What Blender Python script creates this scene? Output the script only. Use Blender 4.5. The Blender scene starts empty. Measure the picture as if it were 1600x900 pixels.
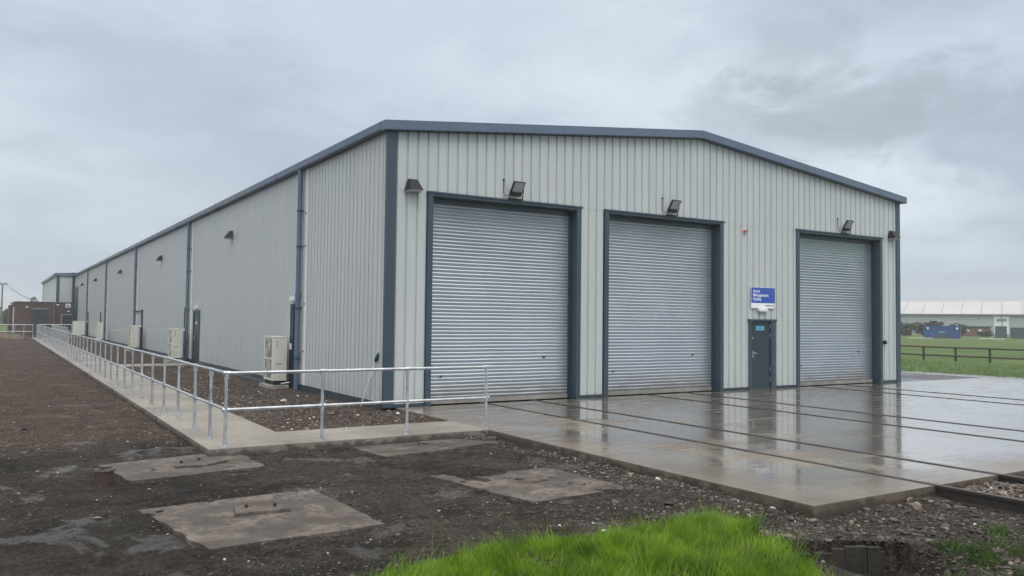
import bpy, math, random
import numpy as np
from mathutils import Vector, Matrix, Euler

random.seed(7)
RNG = np.random.default_rng(11)
SC = bpy.context.scene
COL = SC.collection

# ------------------------------------------------------------------ camera
cam_data = bpy.data.cameras.new('camera')
cam = bpy.data.objects.new('camera', cam_data)
COL.objects.link(cam)
cam_data.sensor_width = 36.0
cam_data.lens = 28.945
cam_data.clip_start = 0.05
cam_data.clip_end = 6000
cam.matrix_world = Matrix(((0.8466497, -0.0300094, -0.5313039, -7.218),
                           (-0.5320329, -0.0267322, -0.8463016, -16.6824),
                           (0.0111940, 0.9991921, -0.0385988, 1.95),
                           (0, 0, 0, 1)))
SC.camera = cam

# ------------------------------------------------------------------ view
SC.view_settings.view_transform = 'Standard'
SC.view_settings.look = 'None'
SC.view_settings.gamma = 1.0
SC.view_settings.use_curve_mapping = False
SC.view_settings.exposure = 0.0

# ------------------------------------------------------------------ sun (behind thick cloud)
SUN_EL, SUN_AZ = 50.0, 200.0          # azimuth clockwise from +Y
sd = bpy.data.lights.new('sun', 'SUN')
sd.energy = 0.8
sd.angle = math.radians(28)
sd.color = (1.0, 0.97, 0.93)
sun = bpy.data.objects.new('sun', sd)
COL.objects.link(sun)
az, el = math.radians(SUN_AZ), math.radians(SUN_EL)
sv = Vector((math.sin(az) * math.cos(el), math.cos(az) * math.cos(el), math.sin(el)))
sun.rotation_euler = sv.to_track_quat('Z', 'Y').to_euler()
sun.location = sv * 50

# ------------------------------------------------------------------ node helpers
class NT:
    def __init__(s, tree):
        s.t = tree; s.n = tree.nodes; s.l = tree.links
    def new(s, typ, **kw):
        nd = s.n.new(typ)
        for k, v in kw.items(): setattr(nd, k, v)
        return nd
    def put(s, sock, v):
        if isinstance(v, bpy.types.NodeSocket): s.l.new(v, sock)
        elif v is not None: sock.default_value = v
    def math(s, op, a, b=None, c=None, clamp=False):
        nd = s.new('ShaderNodeMath', operation=op, use_clamp=clamp)
        s.put(nd.inputs[0], a); s.put(nd.inputs[1], b)
        if c is not None: s.put(nd.inputs[2], c)
        return nd.outputs[0]
    def vmath(s, op, a, b=None):
        nd = s.new('ShaderNodeVectorMath', operation=op)
        s.put(nd.inputs[0], a)
        if b is not None: s.put(nd.inputs[1], b)
        return nd.outputs['Value'] if op in ('DOT_PRODUCT', 'LENGTH') else nd.outputs[0]
    def ss(s, v, a, b, lo=0.0, hi=1.0):
        nd = s.new('ShaderNodeMapRange', interpolation_type='SMOOTHSTEP')
        s.put(nd.inputs[0], v)
        nd.inputs[1].default_value = a; nd.inputs[2].default_value = b
        nd.inputs[3].default_value = lo; nd.inputs[4].default_value = hi
        return nd.outputs[0]
    def lin(s, v, a, b, lo=0.0, hi=1.0):
        nd = s.new('ShaderNodeMapRange')
        s.put(nd.inputs[0], v)
        nd.inputs[1].default_value = a; nd.inputs[2].default_value = b
        nd.inputs[3].default_value = lo; nd.inputs[4].default_value = hi
        return nd.outputs[0]
    def noise(s, vec, scale, detail=4, rough=0.55, dist=0.0, col=False):
        nd = s.new('ShaderNodeTexNoise')
        s.put(nd.inputs['Vector'], vec)
        nd.inputs['Scale'].default_value = scale; nd.inputs['Detail'].default_value = detail
        nd.inputs['Roughness'].default_value = rough; nd.inputs['Distortion'].default_value = dist
        return nd.outputs['Color' if col else 'Fac']
    def vor(s, vec, scale, feature='F1', out='Distance', rnd=1.0):
        nd = s.new('ShaderNodeTexVoronoi', feature=feature)
        s.put(nd.inputs['Vector'], vec); nd.inputs['Scale'].default_value = scale
        nd.inputs['Randomness'].default_value = rnd
        return nd.outputs[out]
    def mix(s, f, a, b, mode='MIX'):
        nd = s.new('ShaderNodeMix', data_type='RGBA', blend_type=mode)
        s.put(nd.inputs[0], f)
        for i, v in ((6, a), (7, b)):
            if isinstance(v, (tuple, list)) and len(v) == 3: v = (*v, 1)
            s.put(nd.inputs[i], v)
        return nd.outputs[2]
    def scalev(s, vec, sx, sy, sz):
        nd = s.new('ShaderNodeVectorMath', operation='MULTIPLY')
        s.put(nd.inputs[0], vec); nd.inputs[1].default_value = (sx, sy, sz)
        return nd.outputs[0]
    def sep(s, vec):
        nd = s.new('ShaderNodeSeparateXYZ'); s.put(nd.inputs[0], vec); return nd.outputs
    def comb(s, x, y, z):
        nd = s.new('ShaderNodeCombineXYZ'); s.put(nd.inputs[0], x); s.put(nd.inputs[1], y); s.put(nd.inputs[2], z)
        return nd.outputs[0]
    def bump(s, h, strength, dist, normal=None):
        nd = s.new('ShaderNodeBump'); s.put(nd.inputs['Height'], h)
        nd.inputs['Strength'].default_value = strength; nd.inputs['Distance'].default_value = dist
        if normal is not None: s.put(nd.inputs['Normal'], normal)
        return nd.outputs[0]

# ------------------------------------------------------------------ world: overcast sky
W = bpy.data.worlds.new('World'); SC.world = W; W.use_nodes = True
w = NT(W.node_tree); w.n.clear()
D = w.new('ShaderNodeTexCoord').outputs['Generated']
sky = w.new('ShaderNodeTexSky', sky_type='NISHITA')
sky.sun_disc = False; sky.sun_elevation = el; sky.sun_rotation = az
sky.dust_density = 3.0; sky.ozone_density = 1.5
sx, sy, sz = w.sep(D)[:3]
zc = w.math('MAXIMUM', sz, 0.0)
den = w.math('ADD', zc, 0.12)
pl = w.comb(w.math('DIVIDE', sx, den), w.math('DIVIDE', sy, den), w.math('MULTIPLY', zc, 1.5))
n1 = w.noise(pl, 0.55, 6, 0.5, 0.25)
n2 = w.noise(pl, 1.7, 7, 0.55, 0.3)
nD = w.noise(w.scalev(D, 1, 1, 2.2), 6.0, 8, 0.60, 0.35)
cl = w.math('ADD', w.math('MULTIPLY', n1, 0.6), w.math('MULTIPLY', n2, 0.4))
f1 = w.ss(cl, 0.40, 0.60)
base = w.mix(f1, (0.412, 0.480, 0.570), (0.560, 0.650, 0.725))
# paler band near the horizon
base = w.mix(w.ss(sz, 0.0, 0.17, 0.55, 0.0), base, (0.52, 0.63, 0.70))
def blob(dirv, r0, r1, amt, col, src):
    v = Vector(dirv).normalized()
    dlt = w.vmath('SUBTRACT', D, tuple(v))
    dlt = w.scalev(dlt, 1, 1, 2.0)
    dist = w.vmath('LENGTH', dlt)
    dist = w.math('ADD', dist, w.math('MULTIPLY', w.math('SUBTRACT', nD, 0.5), 0.50))
    return w.mix(w.ss(dist, r0, r1, amt, 0.0), src, col)
DK = (0.37, 0.43, 0.49)
LT = (0.78, 0.85, 0.90)
base = blob((0.628, 0.725, 0.25), 0.02, 0.30, 0.55, LT, base)
base = blob((0.815, 0.556, 0.15), 0.02, 0.20, 0.75, LT, base)
base = blob((0.035, 0.991, 0.13), 0.02, 0.30, 0.45, LT, base)
base = blob((0.865, 0.440, 0.235), 0.02, 0.17, 0.85, DK, base)
base = blob((0.790, 0.570, 0.223), 0.00, 0.10, 0.75, DK, base)
base = blob((0.705, 0.672, 0.224), 0.00, 0.09, 0.55, DK, base)
base = blob((0.751, 0.582, 0.318), 0.00, 0.08, 0.55, DK, base)
base = blob((0.166, 0.959, 0.229), 0.02, 0.20, 0.55, (0.40, 0.465, 0.555), base)
base = blob((0.90, 0.38, 0.12), 0.00, 0.13, 0.6, (0.40, 0.47, 0.53), base)
base = blob((0.037, 0.997, 0.045), 0.0, 0.22, 0.75, (0.42, 0.51, 0.61), base)
# an overcast sky is brighter overhead than at the horizon
up = w.ss(sz, 0.38, 0.95, 1.0, 2.2)
# and brighter on the side where the sun sits behind the cloud
sunside = w.ss(w.vmath('DOT_PRODUCT', D, tuple(sv)), -0.1, 1.0, 1.0, 1.75)
k = w.math('MULTIPLY', w.math('MULTIPLY', up, sunside), 10.9)
base = w.mix(1.0, base, (1.01, 1.02, 1.045), 'MULTIPLY')
base = w.mix(w.ss(sz, 0.34, 0.62), base, (0.660, 0.635, 0.600))     # thick pale cloud overhead
vm = w.new('ShaderNodeVectorMath', operation='SCALE'); w.put(vm.inputs[0], base); w.put(vm.inputs['Scale'], k)
skymix = w.mix(0.95, sky.outputs[0], vm.outputs[0])
bg = w.new('ShaderNodeBackground'); w.put(bg.inputs[0], skymix); bg.inputs[1].default_value = 0.1
wo = w.new('ShaderNodeOutputWorld'); w.l.new(bg.outputs[0], wo.inputs[0])

# ------------------------------------------------------------------ materials
def mat(name, col=(0.5, 0.5, 0.5), rough=0.5, metal=0.0, spec=0.5, fn=None, two=False):
    m = bpy.data.materials.new(name); m.use_nodes = True
    t = NT(m.node_tree); b = t.n['Principled BSDF']
    b.inputs['Base Color'].default_value = (*col, 1); b.inputs['Roughness'].default_value = rough
    b.inputs['Metallic'].default_value = metal; b.inputs['Specular IOR Level'].default_value = spec
    if fn:
        P = t.new('ShaderNodeNewGeometry').outputs['Position']
        fn(t, b, P)
    return m

def vary(col, amt, sc, rough=0.5, streak=False, metal=0.0, rv=0.08, bump=0.0, bsc=20):
    """colour with weathering noise"""
    def fn(t, b, P):
        v = t.scalev(P, 1, 1, 0.12) if streak else P
        n = t.noise(v, sc, 5, 0.6)
        f = t.ss(n, 0.3, 0.75)
        c = t.mix(f, tuple(x * (1 - amt) for x in col), tuple(min(1, x * (1 + amt * 0.5)) for x in col))
        t.put(b.inputs['Base Color'], c)
        t.put(b.inputs['Roughness'], t.lin(n, 0.3, 0.7, rough - rv, rough + rv))
        if bump: t.put(b.inputs['Normal'], t.bump(t.noise(P, bsc, 4), bump, 0.01))
    return fn

def m_clad(t, b, P):
    n = t.noise(t.scalev(P, 1.0, 1.0, 0.10), 2.5, 5, 0.6)
    n2 = t.noise(P, 0.35, 3, 0.5)
    c = t.mix(t.ss(n, 0.3, 0.75), (0.430, 0.468, 0.478), (0.492, 0.522, 0.522))
    c = t.mix(t.ss(n2, 0.35, 0.7, 0, 0.35), c, (0.440, 0.485, 0.515))
    z = t.sep(P)[2]
    low = t.math('MULTIPLY', t.ss(z, 0.0, 0.55, 1.0, 0.0), t.ss(t.noise(t.scalev(P, 3, 3, 1.0), 1.5, 5, 0.65), 0.35, 0.7))
    c = t.mix(t.math('MULTIPLY', low, 0.35), c, (0.33, 0.30, 0.26))      # mud splash
    t.put(b.inputs['Base Color'], c)
    t.put(b.inputs['Roughness'], t.lin(n, 0.3, 0.7, 0.36, 0.5))
    t.put(b.inputs['Normal'], t.bump(t.noise(t.scalev(P, 1, 1, 0.5), 1.6, 2), 0.25, 0.03))
MT = {}
MT['clad'] = mat('cladding', spec=0.4, fn=m_clad)
MT['trim'] = mat('trim_blue_grey', fn=vary((0.038, 0.066, 0.092), 0.18, 1.2, 0.38, True), spec=0.5)
MT['trim_light'] = mat('gutter_blue_grey', fn=vary((0.098, 0.140, 0.205), 0.15, 1.2, 0.4, False), spec=0.5)
MT['trim_dark'] = mat('door_frame_dark', fn=vary((0.026, 0.044, 0.056), 0.15, 1.5, 0.4, False), spec=0.5)
MT['door'] = mat('door_leaf_dark', fn=vary((0.022, 0.040, 0.050), 0.15, 1.5, 0.42, False))
MT['roof'] = mat('roof_sheet', fn=vary((0.16, 0.19, 0.23), 0.15, 1.0, 0.5))
def m_galv(t, b, P):
    n = t.noise(P, 0.9, 4, 0.6)
    s = t.vor(P, 35, out='Color')
    g = t.sep(s)[0]
    c = t.mix(t.ss(n, 0.3, 0.7), (0.385, 0.440, 0.500), (0.425, 0.480, 0.540))
    z = t.sep(P)[2]
    dirt = t.math('MULTIPLY', t.ss(z, 0.05, 0.75, 0.75, 0.0), t.ss(t.noise(t.scalev(P, 1.5, 1, 3), 1.3, 5, 0.6), 0.3, 0.65, 0.35, 1.0))
    c = t.mix(dirt, c, (0.27, 0.24, 0.20))
    t.put(b.inputs['Base Color'], c)
    t.put(b.inputs['Roughness'], t.math('ADD', t.lin(n, 0.3, 0.7, 0.29, 0.35), t.math('MULTIPLY', dirt, 0.3)))
MT['shutter'] = mat('galvanised_shutter', metal=0.75, fn=m_galv)
MT['galv'] = mat('galvanised_tube', fn=vary((0.56, 0.59, 0.62), 0.25, 6, 0.36, False, rv=0.1), metal=0.75)
MT['galv'].node_tree.nodes['Principled BSDF'].inputs['Metallic'].default_value = 0.7
MT['black'] = mat('black_plastic', fn=vary((0.022, 0.024, 0.028), 0.2, 5, 0.45))
MT['lampgrey'] = mat('lamp_housing', fn=vary((0.010, 0.011, 0.016), 0.2, 5, 0.7))
MT['lens'] = mat('lamp_lens', (0.42, 0.44, 0.45), 0.25)
MT['glass_grey'] = mat('floodlight_glass', (0.34, 0.36, 0.37), 0.35, spec=0.35)
MT['duct'] = mat('black_duct', fn=vary((0.014, 0.020, 0.030), 0.2, 3, 0.5))
MT['white'] = mat('white_plastic', fn=vary((0.72, 0.74, 0.74), 0.08, 4, 0.4))
MT['ac'] = mat('ac_casing', fn=vary((0.62, 0.62, 0.55), 0.10, 3, 0.42, True))
MT['acdark'] = mat('ac_grille', (0.27, 0.27, 0.25), 0.5)
MT['acgr'] = mat('ac_grille_wire', (0.50, 0.50, 0.46), 0.45)
MT['steel'] = mat('satin_steel', (0.55, 0.56, 0.57), 0.3, 0.9)
MT['blue_sign'] = mat('sign_blue', fn=vary((0.030, 0.085, 0.42), 0.08, 2, 0.4))
MT['cyan'] = mat('sign_cyan', (0.10, 0.42, 0.55), 0.4)
MT['ink'] = mat('sign_ink', (0.06, 0.08, 0.18), 0.5)
MT['handle_white'] = mat('broom_handle', (0.86, 0.87, 0.88), 0.35)
MT['white_paint'] = mat('sign_white', (0.78, 0.80, 0.82), 0.4)
MT['red'] = mat('red_plastic', (0.38, 0.10, 0.07), 0.4)
MT['green_brush'] = mat('green_bristle', (0.02, 0.06, 0.045), 0.7)
MT['clip'] = mat('fixing_head', (0.30, 0.32, 0.34), 0.5)

def wet_concrete(dark, light, joints, rmin, rmax, puddle=(0.45, 0.6), ripple=0.06, coat=False):
    def fn(t, b, P):
        x, y, z = t.sep(P)[:3]
        n = t.noise(P, 0.55, 6, 0.6)
        nf = t.noise(P, 7, 5, 0.65)
        c = t.mix(t.ss(n, 0.32, 0.68), dark, light)
        c = t.mix(t.ss(nf, 0.3, 0.7, 0.0, 0.35), c, tuple(v * 0.62 for v in dark))
        ns = t.noise(t.scalev(P, 0.6, 2.0, 1), 0.8, 5, 0.6)
        c = t.mix(t.ss(ns, 0.55, 0.75, 0, 0.5), c, (dark[0] * 0.95, dark[1] * 0.85, dark[2] * 0.78))
        pud = t.ss(t.noise(P, 0.42, 5, 0.62, 0.4), puddle[0], puddle[1])
        if coat:
            ed = t.math('MINIMUM', t.math('SUBTRACT', x, 0.25), t.math('ADD', y, 10.9))
            ed = t.math('ADD', ed, t.math('MULTIPLY', t.math('SUBTRACT', n, 0.5), 1.6))
            pud = t.math('MULTIPLY', pud, t.ss(ed, 0.0, 1.3, 0.30, 1.0))
            fall = t.math('ADD', x, t.math('MULTIPLY', t.math('SUBTRACT', n, 0.5), 6.0))
            pud = t.math('MAXIMUM', pud, t.math('MULTIPLY', t.ss(fall, 3.0, 6.5, 0.0, 0.95), t.ss(ed, 0.0, 0.9)))
        brush = t.noise(t.scalev(P, 1.0, 14.0, 1), 3.0, 3, 0.6)
        rgh = t.lin(pud, 0, 1, rmax, rmin)
        rgh = t.math('ADD', rgh, t.math('MULTIPLY', t.ss(nf, 0.4, 0.8), 0.06))
        for ax, pos in joints:
            v = x if ax == 'x' else y
            dd = t.math('ABSOLUTE', t.math('SUBTRACT', v, pos))
            g = t.ss(dd, 0.008, 0.02, 0.85, 0.0)
            c = t.mix(g, c, (0.02, 0.018, 0.016))
        sd_ = t.math('MULTIPLY', t.ss(z, -0.004, -0.012), t.ss(t.math('ADD', t.noise(P, 5, 6, 0.65), t.math('MULTIPLY', z, -2.2)), 0.52, 0.72, 0.25, 0.95))
        c = t.mix(sd_, c, (0.060, 0.050, 0.041))      # mud on the cut edges
        t.put(b.inputs['Base Color'], c)
        t.put(b.inputs['Roughness'], rgh)
        if coat:
            t.put(b.inputs['Coat Weight'], t.lin(pud, 0, 1, 0.35, 1.0)); b.inputs['Coat IOR'].default_value = 1.38
            streak = t.math('MULTIPLY', t.ss(t.noise(t.scalev(P, 0.45, 4.5, 1), 1.7, 5, 0.6), 0.535, 0.60), t.ss(y, -7.5, -3.0, 0.25, 1.0))
            t.put(b.inputs['Coat Roughness'], t.math('ADD', t.lin(pud, 0, 1, 0.20, 0.035), t.math('MULTIPLY', streak, 0.30)))
            t.put(b.inputs['Roughness'], t.math('ADD', rgh, t.math('MULTIPLY', streak, 0.2)))
        h = t.math('ADD', t.math('MULTIPLY', brush, t.lin(pud, 0, 1, 0.5, 0.10)), t.math('MULTIPLY', nf, t.lin(pud, 0, 1, 0.35, 0.05)))
        nb = t.bump(h, ripple, 0.02)
        nb2 = t.bump(t.noise(t.scalev(P, 1.0, 2.2, 1), 2.2, 3, 0.5), ripple * 0.5, 0.06, nb)
        t.put(b.inputs['Normal'], nb2)
        if coat: t.put(b.inputs['Coat Normal'], nb2)
    return fn
AJ = [('y', -0.62), ('y', -3.7), ('x', 5.75), ('x', 12.2), ('x', 18.8), ('y', -7.3)]
MT['apron'] = mat('wet_concrete', spec=0.45, fn=wet_concrete((0.138, 0.112, 0.086), (0.235, 0.202, 0.160), AJ, 0.16, 0.42, (0.38, 0.50), 0.06, True))
PJ = [('y', float(v)) for v in (2, 7, 12, 17.5, 23, 29, 36, 44, 52)]
MT['path'] = mat('path_concrete', spec=0.5, fn=wet_concrete((0.195, 0.180, 0.154), (0.325, 0.305, 0.268), PJ, 0.16, 0.5, (0.52, 0.66), 0.25))
MT['asphalt'] = mat('wet_asphalt', spec=0.5, fn=wet_concrete((0.045, 0.045, 0.05), (0.07, 0.07, 0.08), [], 0.25, 0.5))
MT['edge_conc'] = mat('edge_concrete', fn=vary((0.30, 0.29, 0.26), 0.3, 2.0, 0.5, False, rv=0.1))
def m_pad(t, b, P):
    n = t.noise(P, 1.6, 6, 0.65); nf = t.noise(P, 14, 5, 0.7)
    c = t.mix(t.ss(n, 0.35, 0.65), (0.085, 0.073, 0.067), (0.165, 0.142, 0.128))
    c = t.mix(t.ss(nf, 0.47, 0.60, 0, 0.7), c, (0.050, 0.043, 0.038))
    silt = t.ss(t.noise(P, 1.5, 9, 0.72, 0.3), 0.475, 0.535)
    c = t.mix(t.math('MULTIPLY', silt, 0.62), c, (0.050, 0.044, 0.039))
    t.put(b.inputs['Base Color'], c)
    t.put(b.inputs['Roughness'], t.lin(silt, 0, 1, 0.8, 0.6))
    t.put(b.inputs['Normal'], t.bump(nf, 0.5, 0.01))
MT['pad'] = mat('old_pad_concrete', spec=0.2, fn=m_pad)
MT['rail'] = mat('rusty_rail', fn=vary((0.030, 0.022, 0.018), 0.3, 8, 0.55))
MT['railhead'] = mat('rail_running_surface', (0.10, 0.09, 0.085), 0.35, 0.5)
MT['groove'] = mat('flangeway_black', (0.016, 0.014, 0.013), 0.7)

def brickfn(c1, c2, mortar, sc=1.0, axis='xz'):
    def fn(t, b, P):
        x, y, z = t.sep(P)[:3]
        v = t.comb(t.math('ADD', x, y), z, 0.0)
        br = t.new('ShaderNodeTexBrick')
        t.put(br.inputs['Vector'], v)
        br.inputs['Color1'].default_value = (*c1, 1); br.inputs['Color2'].default_value = (*c2, 1)
        br.inputs['Mortar'].default_value = (*mortar, 1)
        br.inputs['Scale'].default_value = 1.0; br.inputs['Mortar Size'].default_value = 0.008
        br.inputs['Brick Width'].default_value = 0.225; br.inputs['Row Height'].default_value = 0.075
        c = t.mix(t.ss(t.noise(P, 1.5, 5), 0.3, 0.7, 0.0, 0.5), br.outputs['Color'], tuple(q * 0.6 for q in c1))
        t.put(b.inputs['Base Color'], c); b.inputs['Roughness'].default_value = 0.8
        t.put(b.inputs['Normal'], t.bump(br.outputs['Fac'], -0.4, 0.008))
    return fn
MT['brick'] = mat('dark_red_brick', fn=brickfn((0.095, 0.048, 0.045), (0.065, 0.036, 0.035), (0.11, 0.10, 0.09)))
MT['brick_far'] = mat('far_red_brick', fn=brickfn((0.24, 0.10, 0.085), (0.19, 0.085, 0.075), (0.2, 0.17, 0.15)))
def m_pit(t, b, P):
    n = t.noise(t.scalev(P, 4, 4, 1.2), 1.8, 5, 0.65)
    c = t.mix(t.ss(n, 0.35, 0.6), (0.010, 0.011, 0.009), (0.026, 0.023, 0.018))
    r = t.ss(t.noise(t.scalev(P, 3, 3, 0.6), 1.5, 4, 0.6), 0.52, 0.66)
    c = t.mix(t.math('MULTIPLY', r, 0.8), c, (0.060, 0.030, 0.018))
    t.put(b.inputs['Base Color'], c); t.put(b.inputs['Roughness'], t.lin(n, 0.3, 0.7, 0.35, 0.7))
    t.put(b.inputs['Normal'], t.bump(t.noise(P, 18, 5), 0.6, 0.015))
MT['pit'] = mat('wet_rusty_boards', fn=m_pit)

# ground: one sheet, zones by where the material really changes
def m_ground(t, b, P):
    x, y, z = t.sep(P)[:3]
    nL = t.noise(P, 0.35, 5, 0.55, 0.3)
    nM = t.noise(P, 2.2, 6, 0.62)
    nF = t.noise(P, 22, 6, 0.7)
    vs = t.new('ShaderNodeTexVoronoi'); t.put(vs.inputs['Vector'], P); vs.inputs['Scale'].default_value = 46
    vcol = t.sep(vs.outputs['Color'])
    vd = vs.outputs['Distance']
    # dark dirt, ash and cinders
    d = t.mix(t.ss(nM, 0.42, 0.60), (0.0220, 0.0175, 0.0145), (0.0800, 0.0660, 0.0540))
    d = t.mix(t.ss(nL, 0.45, 0.65, 0, 0.6), d, (0.080, 0.064, 0.052))
    d = t.mix(t.math('MULTIPLY', t.ss(vcol[1], 0.62, 0.9), t.ss(nM, 0.35, 0.6, 0.15, 0.8)), d, (0.085, 0.074, 0.064))
    d = t.mix(t.math('MULTIPLY', t.ss(vcol[2], 0.60, 0.9), 0.65), d, (0.012, 0.011, 0.010))
    d = t.mix(t.ss(nF, 0.47, 0.60, 0, 0.8), d, (0.016, 0.0145, 0.013))
    d = t.mix(t.ss(t.noise(P, 9, 7, 0.72), 0.535, 0.60, 0, 0.55), d, (0.105, 0.092, 0.080))
    moss = t.ss(t.noise(P, 1.1, 5, 0.6), 0.54, 0.68, 0, 0.55)
    d = t.mix(moss, d, (0.034, 0.036, 0.020))
    bot = t.ss(t.math('ADD', t.noise(P, 0.33, 4, 0.6), t.math('MULTIPLY', t.ss(x, -6.5, -2.5), 0.16)), 0.44, 0.60, 0.55, 0.0)
    d = t.mix(bot, d, (0.0135, 0.0125, 0.0115))
    # reddish crushed stone
    g = t.mix(vcol[0], (0.055, 0.038, 0.032), (0.140, 0.104, 0.088))
    g = t.mix(t.math('MULTIPLY', t.ss(vcol[1], 0.80, 0.95), 0.7), g, (0.235, 0.200, 0.175))
    g = t.mix(t.ss(nM, 0.45, 0.60, 0, 0.55), g, (0.045, 0.036, 0.031))
    g = t.mix(t.ss(nF, 0.46, 0.60, 0, 0.6), g, (0.035, 0.028, 0.026))
    edge = t.math('ADD', y, t.math('MULTIPLY', t.math('SUBTRACT', t.noise(P, 0.5, 4), 0.5), 5.0))
    left = t.math('MULTIPLY', t.ss(x, -4.6, -4.5, 1, 0), t.ss(edge, -3.0, -1.2))
    dkb = t.ss(t.noise(t.scalev(P, 0.10, 0.11, 1), 1.0, 4, 0.6), 0.55, 0.66, 0, 0.75)
    left = t.math('MULTIPLY', left, t.math('SUBTRACT', 1.0, t.math('MULTIPLY', dkb, t.ss(y, 5, 16))))
    strip = t.math('MULTIPLY', t.math('MULTIPLY', t.ss(x, -3.3, -3.2), t.ss(x, 0.3, 0.4, 1, 0)), t.ss(y, -2.8, -2.7))
    red = t.math('MAXIMUM', left, strip)
    col = t.mix(red, d, g)
    # ballast bay and rubble at the slab corner carry brown stone
    rub = t.math('MULTIPLY', t.ss(y, -10.6, -11.0), t.ss(x, 0.0, 0.8))
    col = t.mix(t.math('MULTIPLY', rub, 0.5), col, (0.055, 0.042, 0.034))
    # grass field
    gr = t.mix(t.ss(t.noise(P, 0.22, 6, 0.6), 0.35, 0.65), (0.085, 0.150, 0.048), (0.150, 0.205, 0.085))
    gr = t.mix(t.ss(t.noise(P, 6, 5, 0.7), 0.35, 0.75, 0, 0.7), gr, (0.065, 0.120, 0.040))
    gr = t.mix(t.ss(t.noise(t.scalev(P, 0.05, 0.09, 1), 1.0, 4), 0.52, 0.62, 0, 0.45), gr, (0.150, 0.145, 0.070))
    fx = t.math('ADD', x, t.math('MULTIPLY', nM, 0.2))
    green = t.math('MAXIMUM', t.ss(fx, 25.2, 25.45), t.ss(y, 92, 96))
    tan = t.math('MULTIPLY', t.math('MULTIPLY', t.ss(y, 62, 64), t.ss(x, -4.8, -5.2)), 0.8)
    col = t.mix(tan, col, (0.150, 0.125, 0.080))
    col = t.mix(green, col, gr)
    t.put(b.inputs['Base Color'], col)
    wet = t.ss(t.noise(P, 0.8, 6, 0.65, 0.4), 0.565, 0.625)
    r = t.lin(wet, 0, 1, 0.85, 0.34)
    t.put(b.inputs['Specular IOR Level'], t.math('MULTIPLY', t.lin(wet, 0, 1, 0.16, 0.45), t.math('SUBTRACT', 1.0, t.math('MULTIPLY', t.math('MAXIMUM', red, green), 0.6))))
    r = t.math('MAXIMUM', r, t.math('MULTIPLY', t.math('MAXIMUM', red, green), 0.72))
    t.put(b.inputs['Roughness'], r)
    hs = t.math('ADD', t.math('MULTIPLY', vd, -0.6), t.math('MULTIPLY', nF, 0.9))
    t.put(b.inputs['Normal'], t.bump(t.math('MULTIPLY', t.math('ADD', hs, t.math('MULTIPLY', t.noise(P, 8, 6, 0.7), 1.4)), t.lin(wet, 0, 1, 1.0, 0.6)), 1.0, 0.05))
MT['ground'] = mat('dirt_and_gravel', spec=0.16, fn=m_ground)

def leafmat(name, c1, c2, sc=3.0, tr=0.25, dry=0.0):
    def fn(t, b, P):
        n = t.noise(P, sc, 4)
        rnd = t.new('ShaderNodeNewGeometry').outputs['Random Per Island']
        f = t.math('ADD', t.math('MULTIPLY', t.ss(n, 0.35, 0.65), 0.6), t.math('MULTIPLY', rnd, 0.4))
        cc = t.mix(f, c1, c2)
        if dry: cc = t.mix(t.ss(rnd, 1 - dry, 1 - dry + 0.01, 0, 0.8), cc, (0.36, 0.32, 0.15))
        t.put(b.inputs['Base Color'], cc)
        b.inputs['Roughness'].default_value = 0.5
        b.inputs['Transmission Weight'].default_value = 0.0
        tl = t.new('ShaderNodeBsdfTranslucent'); t.put(tl.inputs[0], cc)
        mx = t.new('ShaderNodeMixShader'); mx.inputs[0].default_value = tr
        out = t.n['Material Output']
        t.l.new(b.outputs[0], mx.inputs[1]); t.l.new(tl.outputs[0], mx.inputs[2]); t.l.new(mx.outputs[0], out.inputs[0])
    return mat(name, fn=fn, spec=0.3)
MT['grass'] = leafmat('fresh_grass', (0.050, 0.135, 0.008), (0.265, 0.430, 0.030), 3.5, 0.40, 0.04)
MT['weed'] = leafmat('weed_leaf', (0.035, 0.075, 0.014), (0.085, 0.150, 0.030), 6, 0.3)
MT['drygrass'] = leafmat('rough_grass', (0.135, 0.225, 0.080), (0.25, 0.33, 0.15), 2, 0.3)
MT['leaf_dark'] = leafmat('hedge_leaf', (0.022, 0.040, 0.022), (0.050, 0.075, 0.040), 0.8, 0.15)
MT['leaf_mid'] = leafmat('tree_leaf', (0.035, 0.060, 0.025), (0.075, 0.105, 0.045), 0.8, 0.15)
MT['bark'] = mat('bark', fn=vary((0.07, 0.06, 0.05), 0.3, 4, 0.8))
MT['petal'] = mat('white_petal', (0.75, 0.75, 0.68), 0.6)
for nm, c in (('st_dark', (0.026, 0.021, 0.018)), ('st_grey', (0.074, 0.066, 0.058)), ('st_red', (0.105, 0.070, 0.058)),
              ('st_tan', (0.180, 0.150, 0.115)), ('st_white', (0.55, 0.54, 0.50))):
    MT[nm] = mat('stone_' + nm[3:], fn=vary(c, 0.35, 18, 0.5), spec=0.4)
MT['rust'] = mat('rusty_steel', fn=vary((0.060, 0.036, 0.026), 0.4, 9, 0.75))
MT['timber'] = mat('fence_timber', fn=vary((0.085, 0.072, 0.052), 0.3, 3, 0.8))
MT['marquee'] = mat('white_fabric_roof', fn=vary((0.43, 0.435, 0.44), 0.06, 0.15, 0.6))
MT['marquee_line'] = mat('fabric_seam', (0.36, 0.34, 0.335), 0.6)
MT['shedwall'] = mat('pale_shed_wall', fn=vary((0.33, 0.37, 0.38), 0.08, 0.2, 0.6, True))
MT['shedgut'] = mat('shed_gutter', (0.16, 0.18, 0.20), 0.5)
MT['cont_blue'] = mat('container_blue', fn=vary((0.016, 0.066, 0.200), 0.15, 0.8, 0.5))
MT['cont_dark'] = mat('container_dark', fn=vary((0.055, 0.080, 0.095), 0.15, 0.8, 0.5))
MT['pole'] = mat('pole_timber', fn=vary((0.15, 0.14, 0.12), 0.2, 2, 0.8))

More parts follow.
